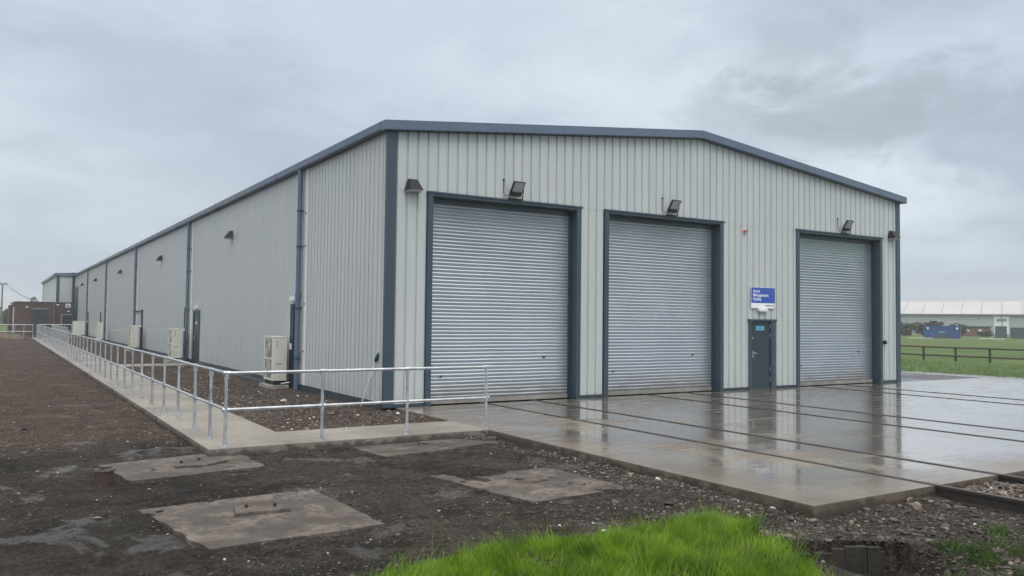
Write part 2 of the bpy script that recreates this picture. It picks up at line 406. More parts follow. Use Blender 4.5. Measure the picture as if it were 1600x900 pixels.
# ------------------------------------------------------------------ mesh builder
class MB:
    def __init__(s): s.v = []; s.f = []; s.m = []; s.sm = []
    def add(s, vs, fs, mi=0, smooth=False):
        o = len(s.v); s.v += [tuple(p) for p in vs]
        for f in fs: s.f.append([i + o for i in f]); s.m.append(mi); s.sm.append(smooth)
        return s
    def box(s, x0, x1, y0, y1, z0, z1, mi=0):
        x0, x1 = min(x0, x1), max(x0, x1); y0, y1 = min(y0, y1), max(y0, y1); z0, z1 = min(z0, z1), max(z0, z1)
        v = [(x0, y0, z0), (x1, y0, z0), (x1, y1, z0), (x0, y1, z0), (x0, y0, z1), (x1, y0, z1), (x1, y1, z1), (x0, y1, z1)]
        return s.add(v, [(0, 3, 2, 1), (4, 5, 6, 7), (0, 1, 5, 4), (1, 2, 6, 5), (2, 3, 7, 6), (3, 0, 4, 7)], mi)
    def obox(s, M, sx, sy, sz, mi=0):
        v = [M @ Vector((a * sx / 2, b * sy / 2, c * sz / 2)) for c in (-1, 1) for a, b in ((-1, -1), (1, -1), (1, 1), (-1, 1))]
        return s.add(v, [(0, 3, 2, 1), (4, 5, 6, 7), (0, 1, 5, 4), (1, 2, 6, 5), (2, 3, 7, 6), (3, 0, 4, 7)], mi)
    def tube(s, pts, r, n=12, mi=0, caps=True, radii=None):
        pts = [Vector(p) for p in pts]; rings = []
        prev = None
        for i, p in enumerate(pts):
            d = ((pts[min(i + 1, len(pts) - 1)] - pts[max(i - 1, 0)])).normalized()
            a = Vector((0, 0, 1)) if abs(d.z) < 0.9 else Vector((1, 0, 0))
            if prev is not None: a = prev
            u = (a - d * a.dot(d)).normalized(); q = d.cross(u); prev = u
            rr = radii[i] if radii else r
            rings.append([p + (u * math.cos(2 * math.pi * k / n) + q * math.sin(2 * math.pi * k / n)) * rr for k in range(n)])
        vs = [p for rg in rings for p in rg]; fs = []
        for i in range(len(rings) - 1):
            for k in range(n):
                a, b2 = i * n + k, i * n + (k + 1) % n
                fs.append((a, b2, b2 + n, a + n))
        s.add(vs, fs, mi, True)
        if caps:
            s.add(rings[0], [tuple(range(n))[::-1]], mi); s.add(rings[-1], [tuple(range(n))], mi)
        return s
    def poly(s, pts2, z0, z1, mi=0):
        n = len(pts2)
        v = [(p[0], p[1], z0) for p in pts2] + [(p[0], p[1], z1) for p in pts2]
        f = [tuple(range(n))[::-1], tuple(range(n, 2 * n))] + [(i, (i + 1) % n, n + (i + 1) % n, n + i) for i in range(n)]
        return s.add(v, f, mi)
    def build(s, name, mats, parent=None, loc=None, bevel=0.0):
        me = bpy.data.meshes.new(name)
        L = Vector(loc) if loc is not None else Vector((0, 0, 0))
        me.from_pydata([(p[0] - L[0], p[1] - L[1], p[2] - L[2]) for p in s.v], [], s.f)
        if not isinstance(mats, (list, tuple)): mats = [mats]
        for m in mats: me.materials.append(MT[m] if isinstance(m, str) else m)
        me.polygons.foreach_set('material_index', s.m)
        me.polygons.foreach_set('use_smooth', s.sm)
        me.update()
        o = bpy.data.objects.new(name, me); COL.objects.link(o)
        o.location = L
        if parent is not None:
            o.parent = parent
            o.location = L - PLOC.get(parent.name, Vector((0, 0, 0)))
        if bevel:
            bv = o.modifiers.new('bevel', 'BEVEL'); bv.width = bevel; bv.segments = 2; bv.limit_method = 'ANGLE'
        return o
PLOC = {}
def tag(o, label=None, cat=None, group=None, kind=None):
    if label: o['label'] = label
    if cat: o['category'] = cat
    if group: o['group'] = group
    if kind: o['kind'] = kind
    return o
def empty(name, loc, label, cat, group=None):
    """children are written in world coordinates; PLOC keeps the base so they sit right"""
    o = bpy.data.objects.new(name, None); COL.objects.link(o)
    o.location = loc; o.empty_display_size = 0.2
    PLOC[o.name] = Vector(loc)
    tag(o, label, cat, group)
    return o
def copy_tree(o, parent=None):
    c = o.copy(); COL.objects.link(c)
    if parent is not None: c.parent = parent
    for ch in list(o.children): copy_tree(ch, c)
    return c
def grid_mesh(name, V, F, mats, midx=None, smooth=True):
    me = bpy.data.meshes.new(name)
    V = np.asarray(V, dtype=np.float32); F = np.asarray(F, dtype=np.int32)
    nf, k = F.shape
    me.vertices.add(len(V)); me.vertices.foreach_set('co', V.ravel())
    me.loops.add(nf * k); me.loops.foreach_set('vertex_index', F.ravel())
    me.polygons.add(nf); me.polygons.foreach_set('loop_start', np.arange(0, nf * k, k, dtype=np.int32))
    for m in mats: me.materials.append(MT[m])
    if midx is not None: me.polygons.foreach_set('material_index', np.asarray(midx, dtype=np.int32))
    me.polygons.foreach_set('use_smooth', np.full(nf, smooth))
    me.update(calc_edges=True); me.validate()
    o = bpy.data.objects.new(name, me); COL.objects.link(o)
    return o

# ------------------------------------------------------------------ terrain height
_perm = RNG.random((256, 256))
def vnoise(x, y):
    xi = np.floor(x).astype(int); yi = np.floor(y).astype(int)
    fx = x - xi; fy = y - yi; fx = fx * fx * (3 - 2 * fx); fy = fy * fy * (3 - 2 * fy)
    a = _perm[xi & 255, yi & 255]; b = _perm[(xi + 1) & 255, yi & 255]
    c = _perm[xi & 255, (yi + 1) & 255]; d = _perm[(xi + 1) & 255, (yi + 1) & 255]
    return (a * (1 - fx) + b * fx) * (1 - fy) + (c * (1 - fx) + d * fx) * fy - 0.5
def fbm(x, y, f, o=4):
    s = 0; a = 1.0
    for i in range(o):
        s = s + a * vnoise(x * f + 17 * i, y * f + 31 * i); f *= 2.07; a *= 0.5
    return s
def sst(v, a, b):
    t = np.clip((v - a) / (b - a), 0, 1); return t * t * (3 - 2 * t)
PIT_A, PIT_B = np.array((-1.12, -11.30)), np.array((-0.02, -11.88))    # top edge of the boards
PIT_D = (PIT_B - PIT_A) / np.linalg.norm(PIT_B - PIT_A)
PIT_N = np.array((PIT_D[1], -PIT_D[0]))                                  # towards the camera
PADS = [  # four old plates, top faces (world)
    [(-5.95, -4.02), (-4.03, -3.60), (-3.98, -5.20), (-5.72, -5.42)],
    [(-5.86, -7.12), (-3.93, -6.98), (-3.84, -8.95), (-5.55, -9.05)],
    [(-2.36, -4.22), (-0.42, -4.08), (-0.12, -4.85), (-2.22, -5.26)],
    [(-2.32, -6.90), (-0.60, -7.15), (-0.48, -8.80), (-2.02, -8.86)],
]
PADS[2] = [(-2.34, -4.16), (-0.40, -4.12), (0.02, -4.80), (-2.22, -5.26)]
def height(x, y):
    h = -0.115 + 0.055 * fbm(x, y, 0.55, 3) + 0.034 * fbm(x, y, 3.0, 3) + 0.022 * fbm(x, y, 9.0, 2)
    far = sst(np.maximum(np.abs(x + 2), np.abs(y)), 30, 60)
    h = h * (1 - far) + far * (-0.10)
    # old plates: ground pushed just under them in the middle
    for q in PADS:
        cx = sum(p[0] for p in q) / 4; cy = sum(p[1] for p in q) / 4
        m = 1 - sst(np.maximum(np.abs(x - cx) / 0.95, np.abs(y - cy) / 0.85), 0.70, 1.25)
        h = h - 0.020 * m
    lf = sst(-x, 4.4, 4.6) * sst(y, -3.0, -1.0)
    h = h + lf * 0.03
    strip = (x > -3.25) & (x < 0.4) & (y > -2.75)
    h = np.where(strip, -0.045 + 0.02 * fbm(x, y, 1.3, 3) + 0.012 * fbm(x, y, 9, 2), h)
    # rubble slope at the slab's front corner
    rb = sst(-y, 10.7, 11.3) * sst(x, -1.2, 0.6)
    h = h - rb * (0.02 + 0.10 * sst(-y, 11.2, 13.5)) + rb * 0.06 * fbm(x, y, 2.2, 4)
    bay = (x > 2.62) & (x < 3.90) & (y < -10.95)
    h = np.where(bay, -0.075 + 0.02 * fbm(x, y, 5, 3), h)
    # grass mound in the foreground
    gm = sst(-y, 9.7, 11.2) * sst(-x, 0.6, 1.4) * sst(x, -7.0, -3.0)
    h = h + 0.10 * gm
    # pit in front of the boards
    px = x - PIT_A[0]; py = y - PIT_A[1]
    al = px * PIT_D[0] + py * PIT_D[1]; nn = px * PIT_N[0] + py * PIT_N[1]
    pit = sst(nn, -0.03, 0.02) * (1 - sst(nn, 2.2, 3.2)) * sst(al - 0.45 * nn, -0.30, 0.10) * (1 - sst(al + 0.2 * nn, 1.2, 1.9))
    h = h - 0.62 * pit
    # field beyond the apron
    fl = (x > 25.28)
    h = np.where(fl, -0.03 + 0.05 * fbm(x, y, 0.15, 3) - 0.10 * sst(x, 28, 60), h)
    # under slabs and buildings
    low = ((x > 0.35) & (x < 25.2) & (y > -10.8)) | ((x > 0.1) & (x < 25.2) & (y > 0.15)) | \
          ((x > -4.42) & (x < -3.18) & (y > -3.97) & (y < 63.5)) | ((x > -4.42) & (x < 0.4) & (y > -3.97) & (y < -2.7)) | \
          ((x > -3.2) & (x < -0.02) & (y > 18.2) & (y < 19.4))
    h = np.where(low, -0.45, h)
    return h

# ------------------------------------------------------------------ ground sheet
def axis(lo, hi, step, far, extra=()):
    a = list(np.arange(lo, hi + 1e-6, step)); s = step; v = hi; up = []
    while v < far: s *= 1.13; v += s; up.append(v)
    s = step; v = lo; dn = []
    while v > -far: s *= 1.13; v -= s; dn.append(v)
    return np.array(sorted(dn + a + up + list(extra)))
gx = axis(-9.0, 6.0, 0.05, 1350, (25.15, 25.29))
gy = axis(-14.5, 0.5, 0.05, 1350, (18.25, 19.35))
GX, GY = np.meshgrid(gx, gy, indexing='ij')
GZ = height(GX, GY)
V = np.stack([GX.ravel(), GY.ravel(), GZ.ravel()], 1)
ni, nj = len(gx), len(gy)
I, J = np.meshgrid(np.arange(ni - 1), np.arange(nj - 1), indexing='ij')
a = (I * nj + J).ravel()
F = np.stack([a, a + nj, a + nj + 1, a + 1], 1)
tag(grid_mesh('ground', V, F, ['ground']), kind='structure')

# ------------------------------------------------------------------ paved surfaces
YF = -10.9
b = MB(); b.poly([(0.25, YF), (25.3, YF), (25.3, 90), (23.9, 90), (23.9, 0.0), (22.6, -0.05), (18.84, -0.05), (0.25, -0.05)][::1], -0.42, 0.0)
b = MB()
b.box(0.25, 25.3, YF, -0.05, -0.42, 0.0)
b.box(23.9, 25.3, -0.048, 90, -0.42, -0.002)
tag(b.build('concrete_apron', 'apron'), kind='structure')
b = MB(); b.box(18.84, 23.898, -0.047, 90, -0.42, -0.006)
tag(b.build('asphalt_road', 'asphalt'), kind='structure')
b = MB()
b.poly([(-4.5, -4.05), (0.248, -4.05), (0.248, -2.62), (-3.1, -2.62), (-3.1, 18.1), (-0.012, 18.1), (-0.012, 19.5), (-3.1, 19.5),
        (-3.1, 62.3), (-1.5, 62.3), (-1.5, 64), (-4.5, 64)], -0.40, 0.0)
tag(b.build('concrete_path', 'path'), kind='structure')

# ------------------------------------------------------------------ warehouse
WD, HE, HA, LN = 18.79, 6.08, 7.09, 83.0
HD = 4.79
wh = empty('warehouse', (9.4, 0, 0), 'long grey clad warehouse with three galvanised roller shutters', 'warehouse')
def gz(x): return HE + (HA - HE) * (1 - abs(x - WD / 2) / (WD / 2))
PITCH = 0.2535; DEP = 0.038
def prof_breaks(lo, hi, extra=()):
    out = {}
    k = math.floor(lo / PITCH) - 1
    pts = []
    while k * PITCH < hi + PITCH:
        o = k * PITCH
        pts += [(o, 0.0), (o + 0.178, 0.0), (o + 0.194, DEP), (o + 0.228, DEP), (o + 0.245, 0.0)]
        k += 1
    pts = sorted(pts)
    xs = [p[0] for p in pts]; ds = [p[1] for p in pts]
    def d(x): return float(np.interp(x, xs, ds))
    res = sorted({round(x, 4) for x in xs if lo < x < hi} | {lo, hi} | {e for e in extra if lo < e < hi})
    return [(x, d(x)) for x in res]
DOORS = [(0.98, 5.29), (6.05, 10.36), (13.51, 17.82)]
PDX0, PDX1, PDZ = 11.41, 12.56, 2.05
ext = [v for dd in DOORS for v in dd] + [PDX0, PDX1, WD / 2]
br = prof_breaks(0.18, WD - 0.18, ext)
b = MB()
LAP = 4.79
for (xa, da), (xb, db) in zip(br[:-1], br[1:]):
    xm = (xa + xb) / 2
    z0 = 0.07
    if any(p < xm < q for p, q in DOORS): z0 = None
    elif PDX0 < xm < PDX1: z0 = PDZ
    if z0 is not None:
        b.add([(xa, da + 0.004, z0), (xb, db + 0.004, z0), (xb, db + 0.004, LAP + 0.01), (xa, da + 0.004, LAP + 0.01)], [(0, 1, 2, 3)])
    za, zb = gz(xa) - 0.02, gz(xb) - 0.02
    b.add([(xa, da - 0.002, LAP), (xb, db - 0.002, LAP), (xb, db - 0.002, zb), (xa, da - 0.002, za)], [(0, 1, 2, 3)])
# fixings in rows
for zr in (1.2, 2.6, 3.9, 5.35):
    k = 0
    x = 0.28
    while x < WD - 0.3:
        if zr > HD or not any(p - 0.05 < x < q + 0.05 for p, q in DOORS):
            if not (PDX0 - .1 < x < PDX1 + .1 and zr < 2.1):
                b.box(x - 0.008, x + 0.008, -0.010, 0.0, zr - 0.008, zr + 0.008, 1)
        x += PITCH * 2
b.build('front_wall', ['clad', 'clip'], wh)

SDOOR = (19.08, 20.3, 2.16)     # personnel door in the long side
b = MB()
brs = prof_breaks(0.06, LN, (SDOOR[0], SDOOR[1], 78.6))
for (ya, da), (yb, db) in zip(brs[:-1], brs[1:]):
    ym = (ya + yb) / 2
    z0 = 0.10
    if SDOOR[0] < ym < SDOOR[1]: z0 = SDOOR[2]
    s_ = 0.13
    b.add([(da * s_, yb, z0), (da * s_, ya, z0), (da * s_, ya, HE), (da * s_, yb, HE)], [(0, 1, 2, 3)])
b.build('side_wall', 'clad', wh)
b = MB()
b.add([(WD, 0, 0), (WD, LN + 30, 0), (WD, LN + 30, HE), (WD, 0, HE)], [(0, 1, 2, 3)])
b.add([(0, LN + 30, 0), (WD, LN + 30, 0), (WD, LN + 30, HE), (WD / 2, LN + 30, HA), (0, LN + 30, HE)], [(0, 4, 3, 2, 1)])
b.build('rear_wall', 'clad', wh)
b = MB()      # dark plinth flashing
for (p, q) in ((0.2, 0.98), (5.29, 6.05), (10.36, PDX0), (PDX1, 13.51), (17.82, WD - 0.17)):
    b.box(p, q, -0.012, 0.02, 0.0, 0.075)
b.box(-0.035, 0.02, 0.05, SDOOR[0], -0.2, 0.11); b.box(-0.035, 0.02, SDOOR[1], LN, -0.2, 0.11)
b.build('plinth_flashing', 'trim_dark', wh)
# haunch of dark lining along the long side
b = MB(); b.box(-0.30, -0.036, 7.6, 17.9, -0.2, -0.01); b.box(-0.30, -0.036, 20.5, LN, -0.2, -0.01)
b.build('drainage_margin', 'trim_dark', wh)
# roof
b = MB(); OV = 0.18
def rz(x): return gz(x) + 0.16
for (xa, xb) in ((-0.15, WD / 2), (WD / 2, WD + 0.15)):
    za = HE + 0.16 - (0.15 * (HA - HE) / (WD / 2)) if xa < 0 else HA + 0.16
    zb = HA + 0.16 if xb < WD else HE + 0.16 - (0.15 * (HA - HE) / (WD / 2))
    n = 26
    b.add([(xa, -OV + 0.03, za), (xb, -OV + 0.03, zb), (xb, LN + 30, zb), (xa, LN + 30, za),
           (xa, -OV + 0.03, za - 0.12), (xb, -OV + 0.03, zb - 0.12), (xb, LN + 30, zb - 0.12), (xa, LN + 30, za - 0.12)],
          [(0, 1, 2, 3), (7, 6, 5, 4), (0, 4, 5, 1), (1, 5, 6, 2), (2, 6, 7, 3), (3, 7, 4, 0)])
b.build('roof', 'roof', wh)
# verge trim on the gable, in lengths, with lap joints
b = MB()
segs = 12
xs = [(-0.17) + (WD + 0.34) * i / segs for i in range(segs + 1)]
mid = [x for x in xs]
sl = (HA - HE) / (WD / 2)
def vz(x): return HA - sl * abs(x - WD / 2)
for i in range(segs):
    xa, xb = xs[i], xs[i + 1]
    o_ = 0.003 if i % 2 else 0.0
    y0, y1 = -0.20 - o_, -0.005
    za, zb = vz(xa) - 0.01, vz(xb) - 0.01
    h = 0.215
    v = [(xa, y0, za), (xb, y0, zb), (xb, y1, zb), (xa, y1, za), (xa, y0, za + h), (xb, y0, zb + h), (xb, y1, zb + h), (xa, y1, za + h)]
    b.add(v, [(0, 3, 2, 1), (4, 5, 6, 7), (0, 1, 5, 4), (1, 2, 6, 5), (2, 3, 7, 6), (3, 0, 4, 7)])
b.build('verge_trim', 'trim_light', wh, bevel=0.008)
# gutters
for side in (0, 1):
    b = MB()
    prf = [(0.0, 0.02), (-0.02, 0.20), (-0.165, 0.205), (-0.185, 0.19), (-0.175, 0.03), (-0.14, -0.005)]
    zb0 = HE - 0.015
    ya, yb = -0.005, LN if side == 0 else LN + 30
    if side == 0: pts = [(p[0], zb0 + p[1]) for p in prf]
    else: pts = [(WD - p[0], zb0 + p[1]) for p in prf][::-1]
    n = len(pts)
    nb = 14
    ysg = [ya + (yb - ya) * i / nb for i in range(nb + 1)]
    v = [(p[0], yy, p[1]) for yy in ysg for p in pts]
    f = [(j * n + i, (j + 1) * n + i, (j + 1) * n + (i + 1) % n, j * n + (i + 1) % n) for j in range(nb) for i in range(n)]
    f += [tuple(range(n)), tuple(range(nb * n, nb * n + n))[::-1]]
    b.add(v, f)
    if side == 0:
        for yy in (8, 16, 24, 32, 40, 48, 56, 64, 72):      # joint sleeves
            b.box(-0.19, 0.0, yy, yy + 0.06, zb0 - 0.008, zb0 + 0.21)
    b.build('gutter', 'trim_light', wh)
# corner trims
for x0, x1, s in ((-0.03, 0.20, 0), (WD - 0.19, WD + 0.03, 1)):
    b = MB(); b.box(x0, x1, -0.03, 0.0 if s else 0.06, 0.0, gz(0.1) - 0.01)
    for z in np.arange(0.5, 6, 0.6): b.box((x0 + x1) / 2 - 0.008, (x0 + x1) / 2 + 0.008, -0.036, -0.03, z - 0.008, z + 0.008)
    b.build('corner_trim', 'trim', wh, bevel=0.004)

# roller shutters
def shutter(x0, x1, label):
    J = 0.135; R = 0.26
    o = MB()
    o.box(x0, x0 + J, -0.035, 0.02, 0.0, HD - 0.001)
    o.box(x1 - J, x1, -0.035, 0.02, 0.0, HD - 0.001)
    o.box(x0 + J, x1 - J, -0.033, 0.02, HD - 0.055, HD - 0.003)
    o.box(x0 + J - 0.012, x0 + J, 0.021, R + 0.1, 0.0, HD)           # reveals
    o.box(x1 - J, x1 - J + 0.012, 0.021, R + 0.1, 0.0, HD)
    o.box(x0 + J, x1 - J, 0.021, R + 0.1, HD - 0.067, HD - 0.056)
    o.box(x0 - 0.03, x1 + 0.03, -0.06, 0.0, HD + 0.001, HD + 0.045)   # head flashing
    fr = o.build('shutter_frame', 'trim', wh, bevel=0.003)
    g = MB()
    g.box(x0 + J + 0.001, x0 + J + 0.07, R - 0.05, R + 0.05, 0.0, HD - 0.16)
    g.box(x1 - J - 0.07, x1 - J - 0.001, R - 0.05, R + 0.05, 0.0, HD - 0.16)
    g.box(x0 + J + 0.07, x1 - J - 0.07, R - 0.035, R - 0.015, HD - 0.20, HD - 0.07)
    g.build('guide_rail', 'trim_dark', wh)
    c = MB(); sp = 0.0835; z = 0.11; xa, xb = x0 + J + 0.068, x1 - J - 0.068
    prf = []
    while z < HD - 0.16:
        # curved slat: bulges towards the outside, tucked at the joint
        for k, (u, dd) in enumerate(((0.0, 0.004), (0.07, -0.006), (0.30, -0.010), (0.55, -0.0135), (0.64, -0.0135), (0.80, -0.0065), (0.98, 0.004))):
            prf.append((z + u * sp, R + dd))
        z += sp
    n = len(prf)
    nx = 12
    xs_ = [xa + (xb - xa) * i / nx for i in range(nx + 1)]
    rngd = np.random.default_rng(int(x0 * 100))
    slat_d = rngd.normal(0, 0.0011, 80)
    v = []
    for i, xx in enumerate(xs_):
        for j, (zz, yy) in enumerate(prf):
            bow = 0.006 * math.sin(math.pi * i / nx) * math.sin(zz * 0.9)
            v.append((xx, yy + slat_d[j // 7] - bow, zz + 0.0018 * math.sin(i * 1.3 + x0) * 1.0))
    f = [(i * n + j, (i + 1) * n + j, (i + 1) * n + j + 1, i * n + j + 1) for i in range(nx) for j in range(n - 1)]
    c.add(v, f, 0, False)
    cu = c.build('roller_shutter', 'shutter', wh)
    cu['label'] = label
    bb = MB(); bb.box(xa, xb, R - 0.03, R + 0.02, 0.006, 0.108)
    bb.build('bottom_rail', 'edge_conc', cu)
    for q in ((xb - 0.75, xb - 0.69, R - 0.036, R - 0.01, 1.02, 1.05), (xa + 0.30, xa + 0.35, R - 0.036, R - 0.01, 0.62, 0.645)):
        lk = MB(); lk.box(*q); lk.build('lock_cover', 'black', cu)
    return cu
shutter(*DOORS[0], 'galvanised roller shutter nearest the handrail')
shutter(*DOORS[1], 'middle galvanised roller shutter')
shutter(*DOORS[2], 'far galvanised roller shutter with muddy lower slats')
# dark interior behind the shutters
b = MB(); b.box(0.3, WD - 0.3, 0.42, 0.46, 0.0, 5.2)
b.build('inner_lining', 'groove', wh)

# personnel door (front)
b = MB()
b.box(PDX0, PDX0 + 0.10, -0.035, 0.02, 0.0, PDZ - 0.06); b.box(PDX1 - 0.20, PDX1, -0.035, 0.02, 0.0, PDZ - 0.06)
b.box(PDX0 - 0.02, PDX1 + 0.03, -0.06, 0.02, PDZ - 0.06, PDZ)
b.box(PDX0 + 0.10, PDX1 - 0.20, -0.03, 0.10, 0.0, 0.02)
b.build('door_frame', 'trim', wh, bevel=0.003)
b = MB(); b.box(PDX0 + 0.102, PDX1 - 0.202, 0.012, 0.06, 0.022, PDZ - 0.062)
pd = b.build('personnel_door', 'door', wh, bevel=0.003)
for z in (0.22, 0.52, 1.52, 1.80):
    b = MB(); b.tube([(PDX1 - 0.215, 0.0, z), (PDX1 - 0.215, 0.0, z + 0.11)], 0.011, 8); b.build('hinge', 'steel', pd)
b = MB(); hx = PDX0 + 0.19
b.box(hx - 0.02, hx + 0.02, -0.002, 0.011, 0.92, 1.12); b.tube([(hx, 0.0, 1.06), (hx, -0.05, 1.06), (hx + 0.12, -0.05, 1.05)], 0.010, 8)
b.tube([(hx, 0.01, 0.97), (hx, -0.012, 0.97)], 0.024, 12); b.build('handle', 'steel', pd)
b = MB(); b.tube([(hx - 0.02, 0.011, 1.50), (hx - 0.02, -0.02, 1.50)], 0.028, 12); b.build('lock', 'steel', pd)

def text(body, size, x, y, z, m, parent, name='lettering', align='LEFT', face='front', extr=0.001, bold=0.0):
    cu = bpy.data.curves.new(name, 'FONT'); cu.body = body; cu.size = size; cu.extrude = extr; cu.offset = bold
    cu.align_x = align; cu.space_line = 0.95
    tmp = bpy.data.objects.new('tmp', cu); COL.objects.link(tmp)
    dg = bpy.context.evaluated_depsgraph_get()
    me = bpy.data.meshes.new_from_object(tmp.evaluated_get(dg))
    bpy.data.objects.remove(tmp); bpy.data.curves.remove(cu)
    me.transform(Euler((math.radians(90), 0, 0)).to_matrix().to_4x4())
    me.materials.clear(); me.materials.append(MT[m])
    o = bpy.data.objects.new(name, me); COL.objects.link(o)
    o.parent = parent; o.location = Vector((x, y, z)) - PLOC.get(parent.name, Vector((0, 0, 0)))
    return o
# small cyan door sign
b = MB(); b.box(11.74, 12.09, 0.005, 0.010, 1.72, 1.85)
ds = b.build('door_notice', 'cyan', pd)
text('PUSH', 0.085, 11.80, 0.003, 1.755, 'ink', ds)

# side personnel door
b = MB(); y0, y1, zt = SDOOR
b.box(-0.05, 0.02, y0, y0 + 0.07, 0.0, zt); b.box(-0.05, 0.02, y1 - 0.07, y1, 0.0, zt); b.box(-0.06, 0.02, y0 - 0.02, y1 + 0.02, zt, zt + 0.05)
b.build('door_frame', 'trim', wh)
b = MB(); b.box(-0.018, 0.02, y0 + 0.071, y1 - 0.071, 0.0, zt - 0.001)
sdp = b.build('personnel_door', 'door', wh)
sdp['label'] = 'dark side door beside the second downpipe'
b = MB(); b.box(-0.06, -0.019, y0 + 0.9, y0 + 0.93, 0.95, 1.12); b.build('handle', 'steel', sdp)
b = MB(); b.box(-0.024, -0.019, y0 + 0.50, y0 + 0.72, 1.62, 1.74); b.build('door_notice', 'white', sdp)

# dark full-height panel at the far end of the side wall
b = MB(); b.box(-0.07, 0.0, 78.6, LN - 0.15, 0.0, 4.85); b.box(-0.09, 0.0, LN - 0.14, LN - 0.002, 0.0, HE - 0.02)
b.build('dark_end_panel', 'trim_dark', wh)

# downpipes
for k, y in enumerate((5.83, 21.34, 37.35, 52.8, 67.6)):
    b = MB(); b.tube([(-0.10, y, HE + 0.02), (-0.10, y, 0.14), (-0.10, y, -0.08)], 0.068, 14)
    if k == 0:
        b.tube([(-0.10, y, 2.62), (-0.10, y, 2.50)], 0.083, 14)
    b.tube([(-0.10, y, 0.9), (-0.10, y, 1.0)], 0.082, 14)
    dp = b.build('downpipe', 'trim_light', wh)
    for z in (0.8, 2.2, 3.9, 4.9):
        q = MB(); q.tube([(-0.10, y, z), (-0.10, y, z + 0.035)], 0.085, 14); q.box(-0.17, 0.01, y - 0.095, y - 0.07, z, z + 0.035)
        q.build('pipe_bracket', 'trim', dp)
    q = MB(); q.box(-0.028, 0.0, y - 0.42, y - 0.33, 0.11, HE - 0.02)
    for z in (1.0, 2.3, 3.9, 4.8): q.box(-0.055, -0.028, y - 0.39, y - 0.36, z, z + 0.05, 1)
    q.build('joint_strip', ['white', 'trim'], wh)

# ------------------------------------------------------------------ wall lamps
def hood_mesh(parent, rot, origin):
    def T(p): return Vector(origin) + rot @ Vector(p)
    b = MB()
    # local: -y is out from the wall
    pr = [(-0.19, 0.0, 0.0), (0.19, 0.0, 0.0), (0.11, 0.0, 0.26), (-0.11, 0.0, 0.26)]
    outr = [(-0.165, -0.28, 0.0), (0.165, -0.28, 0.0), (0.09, -0.10, 0.25), (-0.09, -0.10, 0.25)]
    midr = [(-0.185, -0.16, 0.0), (0.185, -0.16, 0.0), (0.125, -0.13, 0.20), (-0.125, -0.13, 0.20)]
    midr = [(-0.17, -0.24, 0.06), (0.17, -0.24, 0.06), (0.115, -0.15, 0.20), (-0.115, -0.15, 0.20)]
    v = [T(p) for p in pr + outr]
    f = [(0, 3, 2, 1), (4, 5, 6, 7), (1, 2, 6, 5), (0, 4, 7, 3), (2, 3, 7, 6)]
    b.add(v, f)
    b.build('lamp_hood', 'lampgrey', parent, bevel=0.012)
    l = MB()
    l.add([T(p) for p in ((-0.15, -0.02, -0.045), (0.15, -0.02, -0.045), (0.13, -0.24, -0.035), (-0.13, -0.24, -0.035),
                          (-0.16, -0.01, 0.005), (0.16, -0.01, 0.005), (0.145, -0.26, 0.005), (-0.145, -0.26, 0.005))],
          [(0, 1, 2, 3), (4, 7, 6, 5), (0, 4, 5, 1), (1, 5, 6, 2), (2, 6, 7, 3), (3, 7, 4, 0)])
    l.build('lamp_lens', 'lens', parent)
I3 = Matrix.Identity(3)
SIDE = Matrix.Rotation(math.radians(-90), 3, 'Z')     # local -y -> world -x
def wall_lamp(loc, rot, label, grp):
    e = empty('wall_lamp', loc, label, 'wall lamp', grp)
    hood_mesh(e, rot, loc)
    return e
wall_lamp((0.585, -0.004, 4.80), I3, 'dark hooded wall lamp on the front wall beside the near corner', 'hooded lamps on the front gable')
wall_lamp((18.33, -0.004, 4.83), I3, 'dark hooded wall lamp on the front wall at the far right corner', 'hooded lamps on the front gable')
ords = ['nearest and largest hooded lamp on the long side wall', 'hooded lamp on the long side wall between second and third downpipes',
        'hooded lamp on the long side wall between third and fourth downpipes', 'hooded lamp on the long side wall between fourth and fifth downpipes',
        'farthest hooded lamp on the side wall, past the last downpipe']
for y, lb in zip((13.93, 28.76, 44.63, 60.72, 73.14), ords):
    wall_lamp((-0.002, y, 4.80), SIDE, lb, 'hooded lamps along the side wall')

# floodlights
def floodlight(x, z, label):
    e = empty('floodlight', (x, -0.04, z), label, 'floodlight', 'floodlights over the shutters')
    th = -math.radians(34)
    M = Matrix.Translation((x, -0.17, z + 0.24)) @ Matrix.Rotation(-th, 4, 'X')
    b = MB(); b.obox(M, 0.33, 0.05, 0.37); b.build('lamp_body', 'black', e, bevel=0.012)
    b = MB(); b.obox(M @ Matrix.Translation((0, -0.0285, 0.045)), 0.265, 0.006, 0.235); b.build('lamp_glass', 'glass_grey', e)
    b = MB(); b.obox(M @ Matrix.Translation((0, -0.035, -0.13)), 0.27, 0.05, 0.10)
    b.obox(M @ Matrix.Translation((0, 0.045, 0.0)), 0.20, 0.05, 0.2); b.build('driver_box', 'black', e, bevel=0.006)
    b = MB()
    for s in (-1, 1): b.tube([(x + s * 0.182, -0.17, z + 0.22), (x + s * 0.182, -0.10, z + 0.01)], 0.012, 6)
    b.box(x - 0.2, x + 0.2, -0.13, -0.03, z - 0.006, z + 0.008); b.build('bracket', 'black', e)
    b = MB(); b.tube([(x - 0.17, -0.14, z + 0.06), (x - 0.26, -0.05, z + 0.06), (x - 0.30, -0.015, z + 0.16), (x - 0.29, -0.012, z + 0.45)], 0.008, 6)
    b.tube([(x - 0.29, -0.03, z + 0.45), (x - 0.29, 0.0, z + 0.45)], 0.025, 8); b.build('cable', 'black', e)
floodlight(3.27, HD + 0.052, 'black floodlight above the shutter nearest the handrail')
floodlight(8.32, HD + 0.052, 'black floodlight above the middle shutter')
floodlight(15.80, HD + 0.052, 'black floodlight above the far right shutter')

